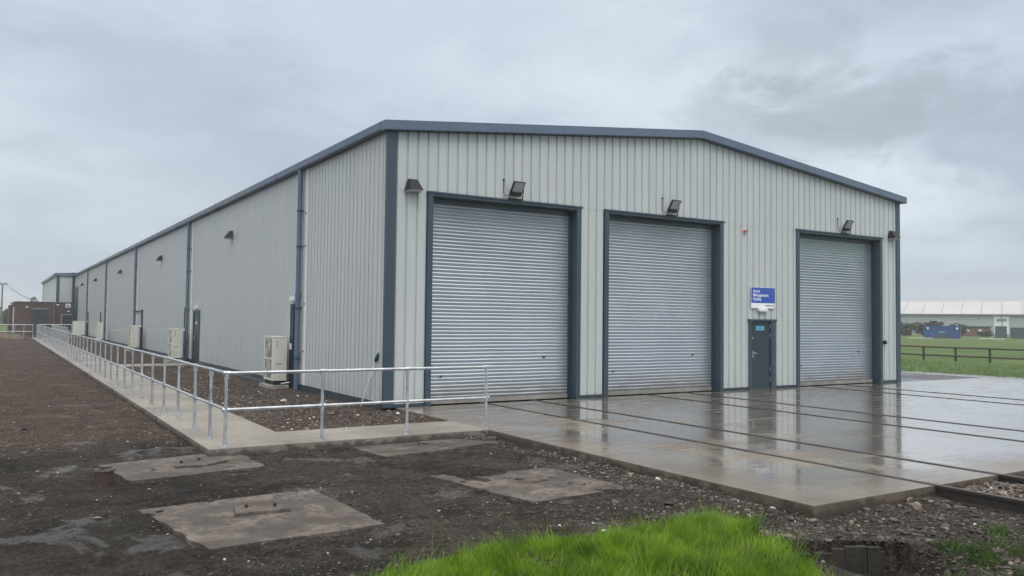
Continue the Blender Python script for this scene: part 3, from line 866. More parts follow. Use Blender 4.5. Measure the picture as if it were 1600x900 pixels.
# sounder + small boxes
e = empty('alarm_sounder', (11.24, -0.01, 4.60), 'small red and white alarm sounder on the front wall above the blue sign', 'alarm')
b = MB(); b.box(11.17, 11.31, -0.03, 0.0, 4.53, 4.66); b.build('back_plate', 'white', e, bevel=0.005)
b = MB(); b.tube([(11.205, -0.03, 4.60), (11.205, -0.08, 4.60)], 0.045, 14); b.tube([(11.29, -0.03, 4.62), (11.29, -0.07, 4.62)], 0.035, 14); b.build('beacon', 'red', e)
e = empty('socket_box', (17.91, -0.04, 1.30), 'small dark switch box on the frame of the far shutter', 'switch box')
b = MB(); b.box(17.87, 17.95, -0.10, -0.006, 1.28, 1.40); b.build('box_body', 'lampgrey', e, bevel=0.006)
b = MB(); b.box(17.88, 17.94, -0.112, -0.10, 1.36, 1.385); b.build('box_lid', 'steel', e)

# facility sign
e = empty('facility_sign', (11.99, -0.05, 2.37), 'blue and white facility name sign above the front door', 'sign')
b = MB(); b.box(11.48, 12.50, -0.045, -0.022, 2.37, 2.985); b.build('sign_panel', 'white_paint', e, bevel=0.006)
b = MB(); b.box(11.482, 12.498, -0.048, -0.0455, 2.525, 2.98); b.build('blue_field', 'blue_sign', e)
for i, tx in enumerate(('Asset', 'Management', 'Facility')):
    text(tx, 0.128, 11.555, -0.0495, 2.835 - i * 0.118, 'white_paint', e, bold=0.0018)
b = MB()
for k in range(18):
    x0 = 12.07 + k * 0.0165
    hh = 0.028 if k % 4 else 0.036
    b.box(x0, x0 + 0.011, -0.0475, -0.0455, 2.437, 2.437 + hh)
b.build('small_print', 'ink', e)
b = MB(); b.tube([(12.425, -0.0455, 2.45), (12.425, -0.048, 2.45)], 0.036, 20); b.build('logo', 'blue_sign', e)
b = MB(); b.box(12.417, 12.433, -0.0495, -0.0483, 2.428, 2.472); b.box(12.404, 12.446, -0.0495, -0.0483, 2.443, 2.457); b.build('logo_mark', 'white_paint', e)
e = empty('bulkhead_light', (11.95, -0.03, 2.27), 'small white bulkhead light between the blue sign and the front door', 'bulkhead light')
b = MB(); b.box(11.76, 12.14, -0.10, -0.002, 2.285, 2.365); b.build('light_body', 'white', e, bevel=0.012)
b = MB(); b.box(11.79, 12.11, -0.09, -0.015, 2.255, 2.286); b.build('light_cover', 'lens', e, bevel=0.008)
for (y, z, lb) in ((19.7, 2.27, 'white bulkhead light over the dark side door'), (6.40, 2.42, 'white bulkhead light by the first downpipe')):
    e = empty('bulkhead_light', (-0.02, y, z), lb, 'bulkhead light', 'bulkhead lights on the side wall')
    b = MB(); b.box(-0.10, -0.002, y - 0.19, y + 0.19, z, z + 0.12); b.build('light_body', 'white', e, bevel=0.015)
    b = MB(); b.box(-0.09, -0.01, y - 0.15, y + 0.15, z - 0.03, z + 0.001); b.build('light_cover', 'lens', e)

# ------------------------------------------------------------------ AC condensers
def ac_proto():
    e = empty('ac_condenser', (0, 0, 0), 'proto', 'air conditioner', 'air conditioning units along the side wall')
    Wd, Ln, z0, z1 = 0.38, 0.95, 0.17, 1.38       # local: x from -Wd (fans) to 0, y 0..Ln
    b = MB()
    b.box(-Wd + 0.02, 0, 0, Ln, z0, z1)
    # front face frame around two fan openings
    xo = -Wd
    b.box(xo, xo + 0.021, 0.0, 0.16, z0, z1); b.box(xo, xo + 0.021, Ln - 0.05, Ln, z0, z1)
    b.box(xo, xo + 0.021, 0.16, Ln - 0.05, z0, z0 + 0.06); b.box(xo, xo + 0.021, 0.16, Ln - 0.05, z1 - 0.05, z1)
    b.box(xo, xo + 0.021, 0.16, Ln - 0.05, (z0 + z1) / 2 - 0.03, (z0 + z1) / 2 + 0.03)
    b.box(-Wd - 0.012, 0.008, -0.008, Ln + 0.008, z1, z1 + 0.025)
    b.build('casing', 'ac', e, bevel=0.006)
    for c in (0, 1):
        za = z0 + 0.06 if c == 0 else (z0 + z1) / 2 + 0.03
        zb_ = (z0 + z1) / 2 - 0.03 if c == 0 else z1 - 0.05
        cy, cz, rr = (0.16 + Ln - 0.05) / 2, (za + zb_) / 2, (zb_ - za) / 2 - 0.01
        g = MB()
        for k in range(1, 6):
            n = 28; rk = rr * k / 5.0
            g.tube([(xo - 0.012, cy + rk * math.cos(2 * math.pi * q / n), cz + rk * math.sin(2 * math.pi * q / n)) for q in range(n + 1)], 0.006, 4, 0, False)
        for q in range(12):
            a_ = math.pi * q / 6
            g.tube([(xo - 0.010, cy + 0.05 * math.cos(a_), cz + 0.05 * math.sin(a_)), (xo - 0.010, cy + rr * math.cos(a_), cz + rr * math.sin(a_))], 0.004, 4, 0, False)
        gr = g.build('fan_grille', 'acgr', e)
        f = MB(); f.box(xo + 0.012, xo + 0.0195, 0.162, Ln - 0.052, za + 0.002, zb_ - 0.002)
        for q in range(5):
            a_ = 2 * math.pi * q / 5
            M = Matrix.Translation((xo + 0.008, cy + 0.13 * math.cos(a_), cz + 0.13 * math.sin(a_))) @ Matrix.Rotation(a_, 4, 'X')
            f.obox(M, 0.004, 0.24, 0.10)
        f.build('fan', 'acdark', gr)
    b = MB(); b.box(-Wd + 0.03, -0.03, 0.05, 0.16, 0.05, z0); b.box(-Wd + 0.03, -0.03, Ln - 0.16, Ln - 0.05, 0.05, z0)
    b.box(-Wd + 0.06, -0.06, 0.16, Ln - 0.16, 0.08, z0 - 0.01)
    b.build('foot', 'black', e)
    b = MB(); b.box(-Wd - 0.10, 0.05, -0.10, Ln + 0.10, -0.12, 0.05); b.build('base_slab', 'edge_conc', e, bevel=0.008)
    for z, r_ in ((1.26, 0.022), (1.19, 0.022), (1.12, 0.018)):
        b = MB(); b.tube([(-Wd + 0.10, -0.009, z), (-Wd + 0.10, 0.0, z)], r_, 12); b.build('badge', 'acdark', e)
    b = MB(); b.box(-0.30, -0.14, -0.004, 0.0, 0.62, 0.66); b.build('vent_slot', 'acdark', e)
    b = MB(); b.box(-Wd + 0.02, -0.005, -0.006, 0.001, 0.30, 0.306); b.box(-Wd + 0.02, -0.005, -0.006, 0.001, 0.38, 0.386); b.build('panel_joint', 'acgr', e)
    return e
ac0 = ac_proto()
acs = [(-0.20, 6.40, 0, 'beige twin fan air conditioner nearest the building corner'),
       (-0.42, 20.6, 0, 'second beige air conditioner, left of the dark side door'),
       (-0.40, 33.4, 0, 'third beige air conditioner, right of the third downpipe'),
       (-0.52, 50.0, 0, 'fourth beige air conditioner, right of the fourth downpipe'),
       (-1.27, 66.0, 90, 'farthest beige air conditioner, turned to show its broad back')]
for i, (x, y, r, lb) in enumerate(acs):
    o = ac0 if i == 0 else copy_tree(ac0)
    o.location = (x, y, 0.0)
    if r: o.rotation_euler.z = math.radians(-90); o.location = (x, y + 0.4, 0)
    o['label'] = lb
# pipe ducts rising behind each unit
for i, (y, z, lb) in enumerate(((6.34, 2.33, 'dark pipe duct beside the nearest air conditioner'), (21.85, 2.35, 'dark pipe duct by the second downpipe'),
                                (34.75, 2.30, 'dark pipe duct with an elbow by the third air conditioner'), (56.5, 2.22, 'dark pipe duct above the fourth air conditioner'),
                                (66.9, 2.2, 'dark pipe duct beside the farthest air conditioner'))):
    e = empty('pipe_duct', (0, y, 0), lb, 'pipe duct', 'dark pipe ducts on the side wall')
    b = MB(); wdt = 0.15 if i in (0, 1) else 0.17
    b.box(-0.10, -0.001, y - wdt, y + wdt, 0.0, z if i in (0, 1) else 1.30)
    if i > 1:
        b.box(-0.07, -0.001, y - 0.11, y + 0.11, 1.301, z)
    if i == 2: b.box(-0.06, -0.001, y + 0.112, 37.27, z - 0.14, z - 0.06)
    b.build('duct_cover', 'duct', e, bevel=0.01)
    b = MB()
    if i == 0: b.box(-0.14, -0.101, y - 0.05, y + 0.05, 1.05, 1.22); b.tube([(-0.12, y, 0.12), (-0.3, y + 0.1, 0.09), (-0.5, y + 0.2, 0.03)], 0.015, 6)
    else: b.box(-0.16, -0.101 if i < 2 else -0.075, y - 0.14, y + 0.14, 1.305, 1.40)
    b.build('duct_cap', 'white', e)

# broom leaning on the long side
e = empty('broom', (-0.06, 1.07, -0.04), 'white handled broom with green head leaning upside down on the side wall', 'broom')
b = MB(); p0, p1 = Vector((-0.10, 1.07, -0.05)), Vector((-0.045, 0.40, 0.98)); b.tube([p0, p1], 0.018, 8); b.build('handle', 'handle_white', e)
b = MB(); d_ = (p1 - p0).normalized(); b.tube([p1 - d_ * 0.01, p1 + d_ * 0.06, p1 + d_ * 0.16, p1 + d_ * 0.26], 0.03, 8, 0, True, [0.016, 0.042, 0.036, 0.008]); b.build('broom_head', 'green_brush', e)

# ------------------------------------------------------------------ handrail
RX = -4.235; RY = -3.88; HT, HM = 1.10, 0.55; TR = 0.0243
hr = empty('handrail', (RX, RY, 0), 'galvanised tubular handrail along the concrete path with its corner in the foreground', 'handrail')
ys = [-2.86, -1.66, -0.12, 1.40, 2.90, 4.42, 5.95] + [7.45 + 1.5 * k for k in range(37)]
ys = [y for y in ys if y < 61.6]
YE = ys[-1]
XF = [-2.735, -1.25, 0.30]
for nm, z in (('top_rail', HT), ('mid_rail', HM)):
    b = MB(); wob = []
    b.tube([(RX, RY, z), (RX + 1.5, RY + 0.003, z - 0.002), (XF[1], RY + 0.0, z + 0.001), (XF[2], RY, z)], TR, 12)
    b.build(nm, 'galv', hr)
    b = MB(); pp = [(RX + 0.004 * math.sin(i * 1.7), y, z + 0.004 * math.sin(i * 2.3)) for i, y in enumerate([RY] + ys)]
    b.tube(pp, TR, 12); b.build(nm, 'galv', hr)
def post_proto():
    b = MB(); b.tube([(0, 0, 0.012), (0, 0, HT - 0.03)], TR, 12)
    b.tube([(0, 0, HT - 0.10), (0, 0, HT - 0.012)], TR + 0.009, 12)              # tee
    b.tube([(0, 0, HM - 0.055), (0, 0, HM + 0.055)], TR + 0.009, 12)
    me = b.build('post', 'galv', hr)
    me.location = (0, 0, 0)
    f = MB(); f.tube([(0, 0, 0.001), (0, 0, 0.012)], 0.062, 14); f.tube([(0, 0, 0.012), (0, 0, 0.085)], TR + 0.010, 12)
    f.tube([(0.04, 0.02, 0.012), (0.04, 0.02, 0.026)], 0.011, 6); f.tube([(-0.04, -0.02, 0.012), (-0.04, -0.02, 0.026)], 0.011, 6)
    g = f.build('base_flange', 'galv', None); g.parent = me
    c = MB(); c.tube([(0, -0.05, 0), (0, 0.05, 0)], TR + 0.008, 12)
    for z in (HT, HM):
        pass
    return me
pp0 = post_proto()
def fit_mesh(axis_):
    b = MB()
    d = Vector((1, 0, 0)) if axis_ == 'x' else Vector((0, 1, 0))
    b.tube([d * -0.052, d * 0.052], TR + 0.008, 12)
    o = b.build('clamp_fitting', 'galv', None); return o
fy, fx_ = fit_mesh('y'), fit_mesh('x')
first = True
tilt = random.Random(3)
def place_post(x, y, ax):
    global first
    if first: p = pp0; first = False; pf = p.children[0]
    else:
        p = pp0.copy(); COL.objects.link(p); p.parent = hr
        c = [k for k in pp0.children if k.name.startswith('base_flange')][0].copy(); COL.objects.link(c); c.parent = p
    p.location = Vector((x, y, 0)) - PLOC[hr.name]
    p.rotation_euler = (tilt.gauss(0, 0.004), tilt.gauss(0, 0.004), tilt.uniform(0, 3))
    src = fy if ax == 'y' else fx_
    for z in (HT, HM):
        q = src.copy(); COL.objects.link(q); q.parent = p; q.location = (0, 0, z); q.rotation_euler.z = -p.rotation_euler.z
for y in ys: place_post(RX, y, 'y')
for x in XF[:-1]: place_post(x, RY, 'x')
place_post(XF[2], RY, 'x'); place_post(RX, RY, 'x')
for o in (fy, fx_): bpy.data.objects.remove(o)
# rounded elbow knuckles at the corner and at the end
for z in (HT, HM):
    b = MB(); b.tube([(RX, RY + 0.055, z), (RX, RY, z), (RX + 0.055, RY, z)], TR + 0.009, 12)
    b.build('elbow_fitting', 'galv', hr)

def straight_rail(name, a, bb, n, label, grp=None, zb=0.0):
    a = Vector(a); bb = Vector(bb)
    e = empty(name, a, label, 'handrail', grp)
    for nm, z in (('top_rail', HT), ('mid_rail', HM)):
        m = MB(); m.tube([a + Vector((0, 0, z)), bb + Vector((0, 0, z))], TR, 8); m.build(nm, 'galv', e)
    p0 = None
    for i in range(n + 1):
        p = a.lerp(bb, i / n)
        if p0 is None:
            m = MB(); m.tube([p + Vector((0, 0, -0.1)), p + Vector((0, 0, HT))], TR, 8); p0 = m.build('post', 'galv', e); l0 = p0.location.copy(); pa = p
        else:
            q = p0.copy(); COL.objects.link(q); q.parent = e; q.location = l0 + (p - pa)
    return e
straight_rail('handrail', (-4.5, 61.6, 0), (-34, 62.5, 0), 46, 'distant galvanised handrail running left behind the gravel yard')
straight_rail('handrail', (-4.0, 64.0, 0), (-1.55, 64.0, 0), 5, 'short distant galvanised handrail in front of the brick building')
straight_rail('handrail', (-3.15, 44.0, 0), (-3.15, 61.5, 0), 18, 'distant inner galvanised handrail on the far end of the path')

# ------------------------------------------------------------------ brick building behind
bb = empty('brick_building', (-2.7, 83, 0), 'dark red brick building with a grey clad upper storey beyond the long wall', 'building')
Y0 = 83.0; XL = -5.45
b = MB()
b.box(XL, -0.0, Y0 + 0.02, Y0 + 12, -0.3, 3.18)
b.build('brick_wall', 'brick', bb)
b = MB(); b.box(XL - 0.45, XL - 0.02, Y0 + 3.5, Y0 + 12, -0.3, 2.95); b.build('brick_wing', 'brick', bb)
b = MB(); b.box(XL - 0.05, -1.75, Y0 - 0.03, Y0 + 12, 3.181, 3.29); b.box(-1.749, -0.002, Y0 - 0.03, Y0 + 0.3, 3.181, 3.27); b.build('parapet_coping', 'trim_dark', bb)
b = MB()
brk = prof_breaks(-1.45, -0.25)
for (xa, da), (xb, db) in zip(brk[:-1], brk[1:]):
    b.add([(xa, Y0 + 0.05 + da, 3.29), (xb, Y0 + 0.05 + db, 3.29), (xb, Y0 + 0.05 + db, 6.1), (xa, Y0 + 0.05 + da, 6.1)], [(0, 1, 2, 3)])
b.add([(-1.7, Y0 + 0.1, 3.29), (-1.7, Y0 + 29, 3.29), (-1.7, Y0 + 29, 6.1), (-1.7, Y0 + 0.1, 6.1)], [(0, 3, 2, 1)])
b.build('upper_cladding', 'clad', bb)
for q in ((-1.74, -1.45, Y0 - 0.02, Y0 + 0.09, 3.295, 6.1), (-0.25, -0.003, Y0 - 0.02, Y0 + 0.09, 0.0, 6.1), (-1.75, -1.69, Y0 + 28.6, Y0 + 29, 3.3, 6.1)):
    b = MB(); b.box(*q); b.build('corner_trim', 'trim', bb)
b = MB(); b.box(-1.9, -0.19, Y0 - 0.14, Y0 + 0.04, 6.1, 6.38); b.box(-1.95, -1.70, Y0 + 0.041, Y0 + 29.2, 6.08, 6.36); b.build('fascia', 'trim_light', bb)
b = MB(); b.add([(-1.9, Y0, 6.36), (2, Y0, 6.6), (2, Y0 + 29, 6.6), (-1.9, Y0 + 29, 6.36)], [(0, 1, 2, 3)]); b.build('upper_roof', 'roof', bb)
b = MB(); b.box(-3.93, -2.43, Y0 - 0.03, Y0 + 0.02, 0.0, 2.50); d1 = b.build('metal_door', 'door', bb); d1['label'] = 'wide dark door in the low brick wing'
b = MB(); b.box(-1.12, -0.26, Y0 - 0.03, Y0 + 0.02, 0.0, 1.92); d2 = b.build('metal_door', 'door', bb); d2['label'] = 'dark door below the white notice'
b = MB(); b.box(-4.02, -2.30, Y0 - 0.05, Y0 + 0.02, 2.51, 2.60); b.box(-1.25, -0.258, Y0 - 0.05, Y0 + 0.02, 1.93, 2.02); b.box(-1.22, -1.125, Y0 - 0.04, Y0 + 0.02, 0, 1.92)
b.build('lintel', 'edge_conc', bb)
b = MB(); b.tube([(-1.86, Y0 - 0.08, 0), (-1.86, Y0 - 0.08, 3.3)], 0.055, 10); b.build('downpipe', 'trim_light', bb)
b = MB(); b.tube([(XL - 0.08, Y0 + 1, 0), (XL - 0.08, Y0 + 1, 2.7)], 0.05, 8); b.build('downpipe', 'white', bb)
e = empty('wall_notice', (-0.55, Y0 - 0.03, 2.72), 'square white notice with a dark triangle on the distant brick wall', 'sign')
b = MB(); b.box(-0.82, -0.34, Y0 - 0.03, Y0 + 0.018, 2.72, 3.14); b.build('notice_panel', 'white_paint', e)
b = MB(); b.add([(-0.72, Y0 - 0.034, 2.79), (-0.44, Y0 - 0.034, 2.79), (-0.58, Y0 - 0.034, 3.06)], [(0, 1, 2)]); b.build('symbol', 'ink', e)
for x, z, lb in ((-1.55, 3.0, 'small white lamp at the top of the brick wall beside the downpipe'), (-0.52, 2.33, 'small white lamp under the white notice on the brick wall'),
                 (-4.35, 2.72, 'small lamp left of the wide dark door on the brick wall')):
    e = empty('bulkhead_light', (x, Y0, z), lb, 'bulkhead light')
    b = MB(); b.box(x - 0.13, x + 0.13, Y0 - 0.08, Y0 + 0.018, z - 0.04, z + 0.06); b.build('light_body', 'white', e)
    b = MB(); b.box(x - 0.10, x + 0.10, Y0 - 0.075, Y0, z - 0.065, z - 0.041); b.build('light_cover', 'lens', e)

# ------------------------------------------------------------------ railway tracks
RAILSEC = [(-0.07, -0.165), (0.07, -0.165), (0.07, -0.15), (0.012, -0.135), (0.010, -0.035), (0.035, -0.028), (0.035, 0.004), (0.028, 0.010), (-0.028, 0.010),
           (-0.035, 0.004), (-0.035, -0.028), (-0.010, -0.035), (-0.012, -0.135), (-0.07, -0.15)]
for cx, lb in ((3.25, 'railway track running from the ballast bay into the first shutter bay'), (8.23, 'railway track embedded in wet concrete leading to the middle shutter'),
               (14.95, 'railway track embedded in wet concrete leading to the far right shutter')):
    e = empty('railway_track', (cx, -10.9, 0), lb, 'railway track', 'railway tracks across the apron')
    for s in (-1, 1):
        x = cx + s * 0.7175 + s * 0.0
        b = MB(); n = len(RAILSEC)
        v = [(x + p[0], yy, p[1]) for yy in (-30.0, 0.2) for p in RAILSEC]
        b.add(v, [(i, n + i, n + (i + 1) % n, (i + 1) % n) for i in range(n)] + [tuple(range(n)), tuple(range(n, 2 * n))[::-1]])
        r_ = b.build('rail', 'rail', e)
        b = MB(); b.box(x - 0.024, x + 0.024, -30, 0.2, 0.0102, 0.0118); b.build('running_surface', 'railhead', r_)
        b = MB(); xi = x - s * 0.065; b.box(min(x - s * 0.03, x - s * 0.066), max(x - s * 0.03, x - s * 0.066), YF + 0.002, -0.1, -0.02, 0.004)
        b.box(min(x + s * 0.03, x + s * 0.045), max(x + s * 0.03, x + s * 0.045), YF + 0.002, -0.1, -0.02, 0.004); b.build('flangeway', 'groove', e)
    m = MB()
    for k in range(14):
        yy = -11.5 - k * 0.7
        m.box(cx - 1.25, cx + 1.25, yy - 0.12, yy + 0.12, -0.32, -0.17)
    m.build('sleepers', 'rail', e)

# ------------------------------------------------------------------ old plates, stub, pit boards
plabs = ['old reddish concrete pad beside the path corner, wet at its left end', 'old concrete pad with a raised block, nearest the camera on the left',
         'small old concrete pad lying against the path edge below the rail posts', 'old concrete pad lower right of centre, between path and grass']
for q, lb in zip(PADS, plabs):
    b = MB(); pts = []
    rr = random.Random(int(abs(q[0][0]) * 100))
    for i in range(4):
        a_, c_ = Vector(q[i]), Vector(q[(i + 1) % 4])
        nrm = Vector((-(c_ - a_).y, (c_ - a_).x)).normalized()
        for k in range(9):
            t_ = k / 9
            pts.append(a_.lerp(c_, t_) + nrm * rr.uniform(-0.03, 0.03) * (1 if k else 0))
    pts = [(p.x, p.y) for p in pts][::-1]
    cx, cy = sum(p[0] for p in pts) / len(pts), sum(p[1] for p in pts) / len(pts)
    b.poly(pts, -0.26, -0.106)
    o = b.build('concrete_pad', 'pad', None, (cx, cy, -0.26)); tag(o, lb, 'concrete pad', 'old concrete pads in the dirt')
e = empty('raised_block', (-4.75, -7.8, -0.1), 'thin raised concrete block lying on the nearest left pad', 'concrete block')
b = MB(); b.poly([(-5.06, -7.95), (-4.50, -7.99), (-4.44, -7.72), (-4.98, -7.56)], -0.12, -0.068); b.build('block_body', 'pad', e, bevel=0.006)
for x, y in ((-4.9, -7.75), (-4.62, -7.82)):
    b = MB(); b.tube([(x, y, -0.07), (x + .004, y, -0.035)], 0.018, 8); b.build('bolt_stub', 'rail', e)
e = empty('raised_block', (-4.75, -4.6, -0.1), 'low raised mortar patch with bolt stubs on the pad beside the path corner', 'concrete block')
b = MB(); b.poly([(-5.10, -4.78), (-4.70, -4.86), (-4.35, -4.62), (-4.45, -4.38), (-4.95, -4.38)], -0.12, -0.072); b.build('block_body', 'pad', e, bevel=0.008)
for x, y in ((-4.98, -4.60), (-4.72, -4.46)):
    b = MB(); b.tube([(x, y, -0.10), (x + .004, y, -0.04)], 0.022, 8); b.build('bolt_stub', 'rail', e)

e = empty('pipe_stub', (-6.02, -5.45, -0.12), 'short rusty pipe stub with a cracked lid standing in dark dirt', 'pipe stub')
b = MB(); c0 = Vector((-6.02, -5.45, 0)); b.tube([c0 + Vector((0, 0, -0.16)), c0 + Vector((0, 0, 0.055))], 0.11, 20)
b.build('stub_wall', 'rust', e)
b = MB(); b.tube([c0 + Vector((0, 0, 0.055)), c0 + Vector((0.0, 0, 0.075))], 0.122, 20, 0, True, [0.124, 0.118])
b.obox(Matrix.Translation(c0 + Vector((0.0, 0.02, 0.09))) @ Euler((0.1, 0.15, 0.5)).to_matrix().to_4x4(), 0.13, 0.10, 0.03)
b.build('stub_lid', 'st_grey', e, bevel=0.004)

e = empty('pit_wall', (float(PIT_A[0]), float(PIT_A[1]), -0.6), 'wet rusty old boards lining the hole at the rubble edge behind the grass', 'pit lining')
al = 0.0; rr = random.Random(9); k = 0
Lp = float(np.linalg.norm(PIT_B - PIT_A)); ang = math.atan2(PIT_D[1], PIT_D[0])
while al < Lp:
    wd = rr.uniform(0.12, 0.24); wd = min(wd, Lp - al + 0.02)
    c = PIT_A + PIT_D * (al + wd / 2) + PIT_N * rr.uniform(0.0, 0.03)
    h = 0.72 + rr.uniform(-0.09, 0.0)
    M = Matrix.Translation((c[0], c[1], -0.72 + h / 2 - 0.125)) @ Matrix.Rotation(ang, 4, 'Z') @ Matrix.Rotation(rr.gauss(0, 0.035), 4, 'Y')
    b = MB(); b.obox(M, wd - 0.003, 0.05, h); b.build('board', 'pit', e, bevel=0.006); al += wd
c = PIT_A + PIT_D * 0.45
M = Matrix.Translation((c[0] + PIT_N[0] * .05, c[1] + PIT_N[1] * .05, -0.34)) @ Matrix.Rotation(ang, 4, 'Z')
b = MB(); b.obox(M, 0.42, 0.05, 0.035); b.build('ledge', 'pit', e, bevel=0.005)

# ------------------------------------------------------------------ loose stones
ICO_V = []; t_ = (1 + 5 ** .5) / 2
for p in ((-1, t_, 0), (1, t_, 0), (-1, -t_, 0), (1, -t_, 0), (0, -1, t_), (0, 1, t_), (0, -1, -t_), (0, 1, -t_), (t_, 0, -1), (t_, 0, 1), (-t_, 0, -1), (-t_, 0, 1)):
    ICO_V.append(np.array(p) / math.sqrt(1 + t_ * t_))
ICO_V = np.array(ICO_V)
ICO_F = np.array([(0, 11, 5), (0, 5, 1), (0, 1, 7), (0, 7, 10), (0, 10, 11), (1, 5, 9), (5, 11, 4), (11, 10, 2), (10, 7, 6), (7, 1, 8), (3, 9, 4), (3, 4, 2), (3, 2, 6), (3, 6, 8),
                  (3, 8, 9), (4, 9, 5), (2, 4, 11), (6, 2, 10), (8, 6, 7), (9, 8, 1)])
def stones(name, label, cat, xy, size, sizevar, probs, flat=0.6, zoff=0.0, hfun=height):
    n = len(xy); rg = RNG
    s = size * np.exp(rg.normal(0, sizevar, n))
    sc3 = np.stack([s * rg.uniform(0.7, 1.4, n), s * rg.uniform(0.6, 1.1, n), s * flat * rg.uniform(0.6, 1.2, n)], 1)
    vv = ICO_V[None] * (1 + rg.uniform(-0.28, 0.28, (n, 12, 1)))
    vv = vv * sc3[:, None, :]
    a_ = rg.uniform(0, 2 * math.pi, n); ti = rg.normal(0, 0.3, n)
    ca, sa = np.cos(a_)[:, None], np.sin(a_)[:, None]; ct, st = np.cos(ti)[:, None], np.sin(ti)[:, None]
    y1 = vv[:, :, 1] * ct - vv[:, :, 2] * st; z1 = vv[:, :, 1] * st + vv[:, :, 2] * ct
    x2 = vv[:, :, 0] * ca - y1 * sa; y2 = vv[:, :, 0] * sa + y1 * ca
    h = hfun(xy[:, 0], xy[:, 1]) + zoff
    P = np.stack([x2 + xy[:, 0:1], y2 + xy[:, 1:2], z1 + h[:, None] + (s * flat * 0.25)[:, None]], 2)
    Fa = (ICO_F[None] + (np.arange(n) * 12)[:, None, None]).reshape(-1, 3)
    mi = rg.choice(5, n, p=probs)
    o = grid_mesh(name, P.reshape(-1, 3), Fa, ['st_dark', 'st_grey', 'st_red', 'st_tan', 'st_white'], np.repeat(mi, 20), smooth=False)
    tag(o, label, cat, kind='stuff')
    return o
def rnd_xy(n, x0, x1, y0, y1): return np.stack([RNG.uniform(x0, x1, n), RNG.uniform(y0, y1, n)], 1)
CAMXY = np.array((-7.22, -16.68))
def wedge(n, rmin, rmax, a0, a1):
    """points on the ground spread evenly in bearing and range round the viewpoint area"""
    a_ = np.radians(RNG.uniform(a0, a1, n)); r = rmin * (rmax / rmin) ** RNG.random(n)
    return np.stack([CAMXY[0] + r * np.sin(a_), CAMXY[1] + r * np.cos(a_)], 1)
def notin(p, boxes):
    k = np.ones(len(p), bool)
    for x0, x1, y0, y1 in boxes: k &= ~((p[:, 0] > x0) & (p[:, 0] < x1) & (p[:, 1] > y0) & (p[:, 1] < y1))
    return p[k]
HARD = [(-4.52, -3.08, -4.1, 70), (-4.52, 0.3, -4.1, -2.58), (0.2, 26, -10.95, 200), (-0.4, 30, -0.2, 200), (-3.1, 30, 18.0, 19.6)]
p = wedge(60000, 5, 24, -10, 62); p = notin(p, HARD); p = p[(p[:, 1] < -1.5) & ((p[:, 0] < -3.1) | (p[:, 1] < -4))]
cl_ = fbm(p[:, 0], p[:, 1], 0.8, 3); p = p[(cl_ + RNG.random(len(p)) * 0.8) > 0.32]
stones('dirt_stones', 'small dark and pale stones scattered over the black dirt', 'stones', p, 0.0072, 0.50, [0.60, 0.22, 0.12, 0.052, 0.008])
p = wedge(16000, 14, 75, -10, 12); p = notin(p, HARD); p = p[(p[:, 1] > -3.0) & (p[:, 0] < -4.5)]
stones('yard_gravel', 'reddish brown gravel of the yard left of the path', 'gravel', p, 0.011, 0.5, [0.30, 0.32, 0.24, 0.125, 0.015], 0.45)
p = np.concatenate([rnd_xy(9000, -3.08, 0.22, -2.6, 6), rnd_xy(5000, -3.08, -0.35, 6, 18)]); p = p[~((p[:, 0] > -0.35) & (p[:, 1] > -0.05))]
stones('margin_gravel', 'reddish crushed stone between the path and the warehouse', 'gravel', p, 0.015, 0.45, [0.30, 0.25, 0.30, 0.135, 0.015], 0.55)
p = rnd_xy(17000, -1.2, 5.5, -13.6, -10.95); p = p[~((p[:, 0] > 2.45) & (p[:, 0] < 4.05))]
nn_ = (p[:, 0] - PIT_A[0]) * PIT_N[0] + (p[:, 1] - PIT_A[1]) * PIT_N[1]; al_ = (p[:, 0] - PIT_A[0]) * PIT_D[0] + (p[:, 1] - PIT_A[1]) * PIT_D[1]
p = p[~((nn_ > -0.02) & (nn_ < 1.2) & (al_ > -0.1) & (al_ < 1.45))]
stones('rubble', 'dark broken rubble heaped at the front corner of the wet slab', 'rubble', p, 0.0095, 0.62, [0.58, 0.24, 0.12, 0.057, 0.003], 0.55)
p = rnd_xy(2600, 2.66, 3.86, -16.0, -10.97)
stones('ballast', 'brown ballast stones between the two rails', 'ballast', p, 0.028, 0.3, [0.12, 0.30, 0.36, 0.21, 0.01], 0.7)
p = np.concatenate([np.stack([RNG.uniform(-1.5, 0.25, 500), RNG.normal(-4.25, 0.12, 500)], 1), np.stack([RNG.normal(0.05, 0.12, 1300), RNG.uniform(-10.9, -4.2, 1300)], 1),
                    np.stack([RNG.normal(-0.3, 0.35, 900), RNG.normal(-8.2, 0.5, 900)], 1), rnd_xy(1100, -2.4, 0.2, -11.2, -9.2)])
p = p[(p[:, 0] < 0.24) & (p[:, 1] < -4.06)]
stones('edge_stones', 'broken stones spilled along the foot of the slab edge', 'stones', p, 0.012, 0.5, [0.40, 0.28, 0.20, 0.11, 0.01], 0.55)

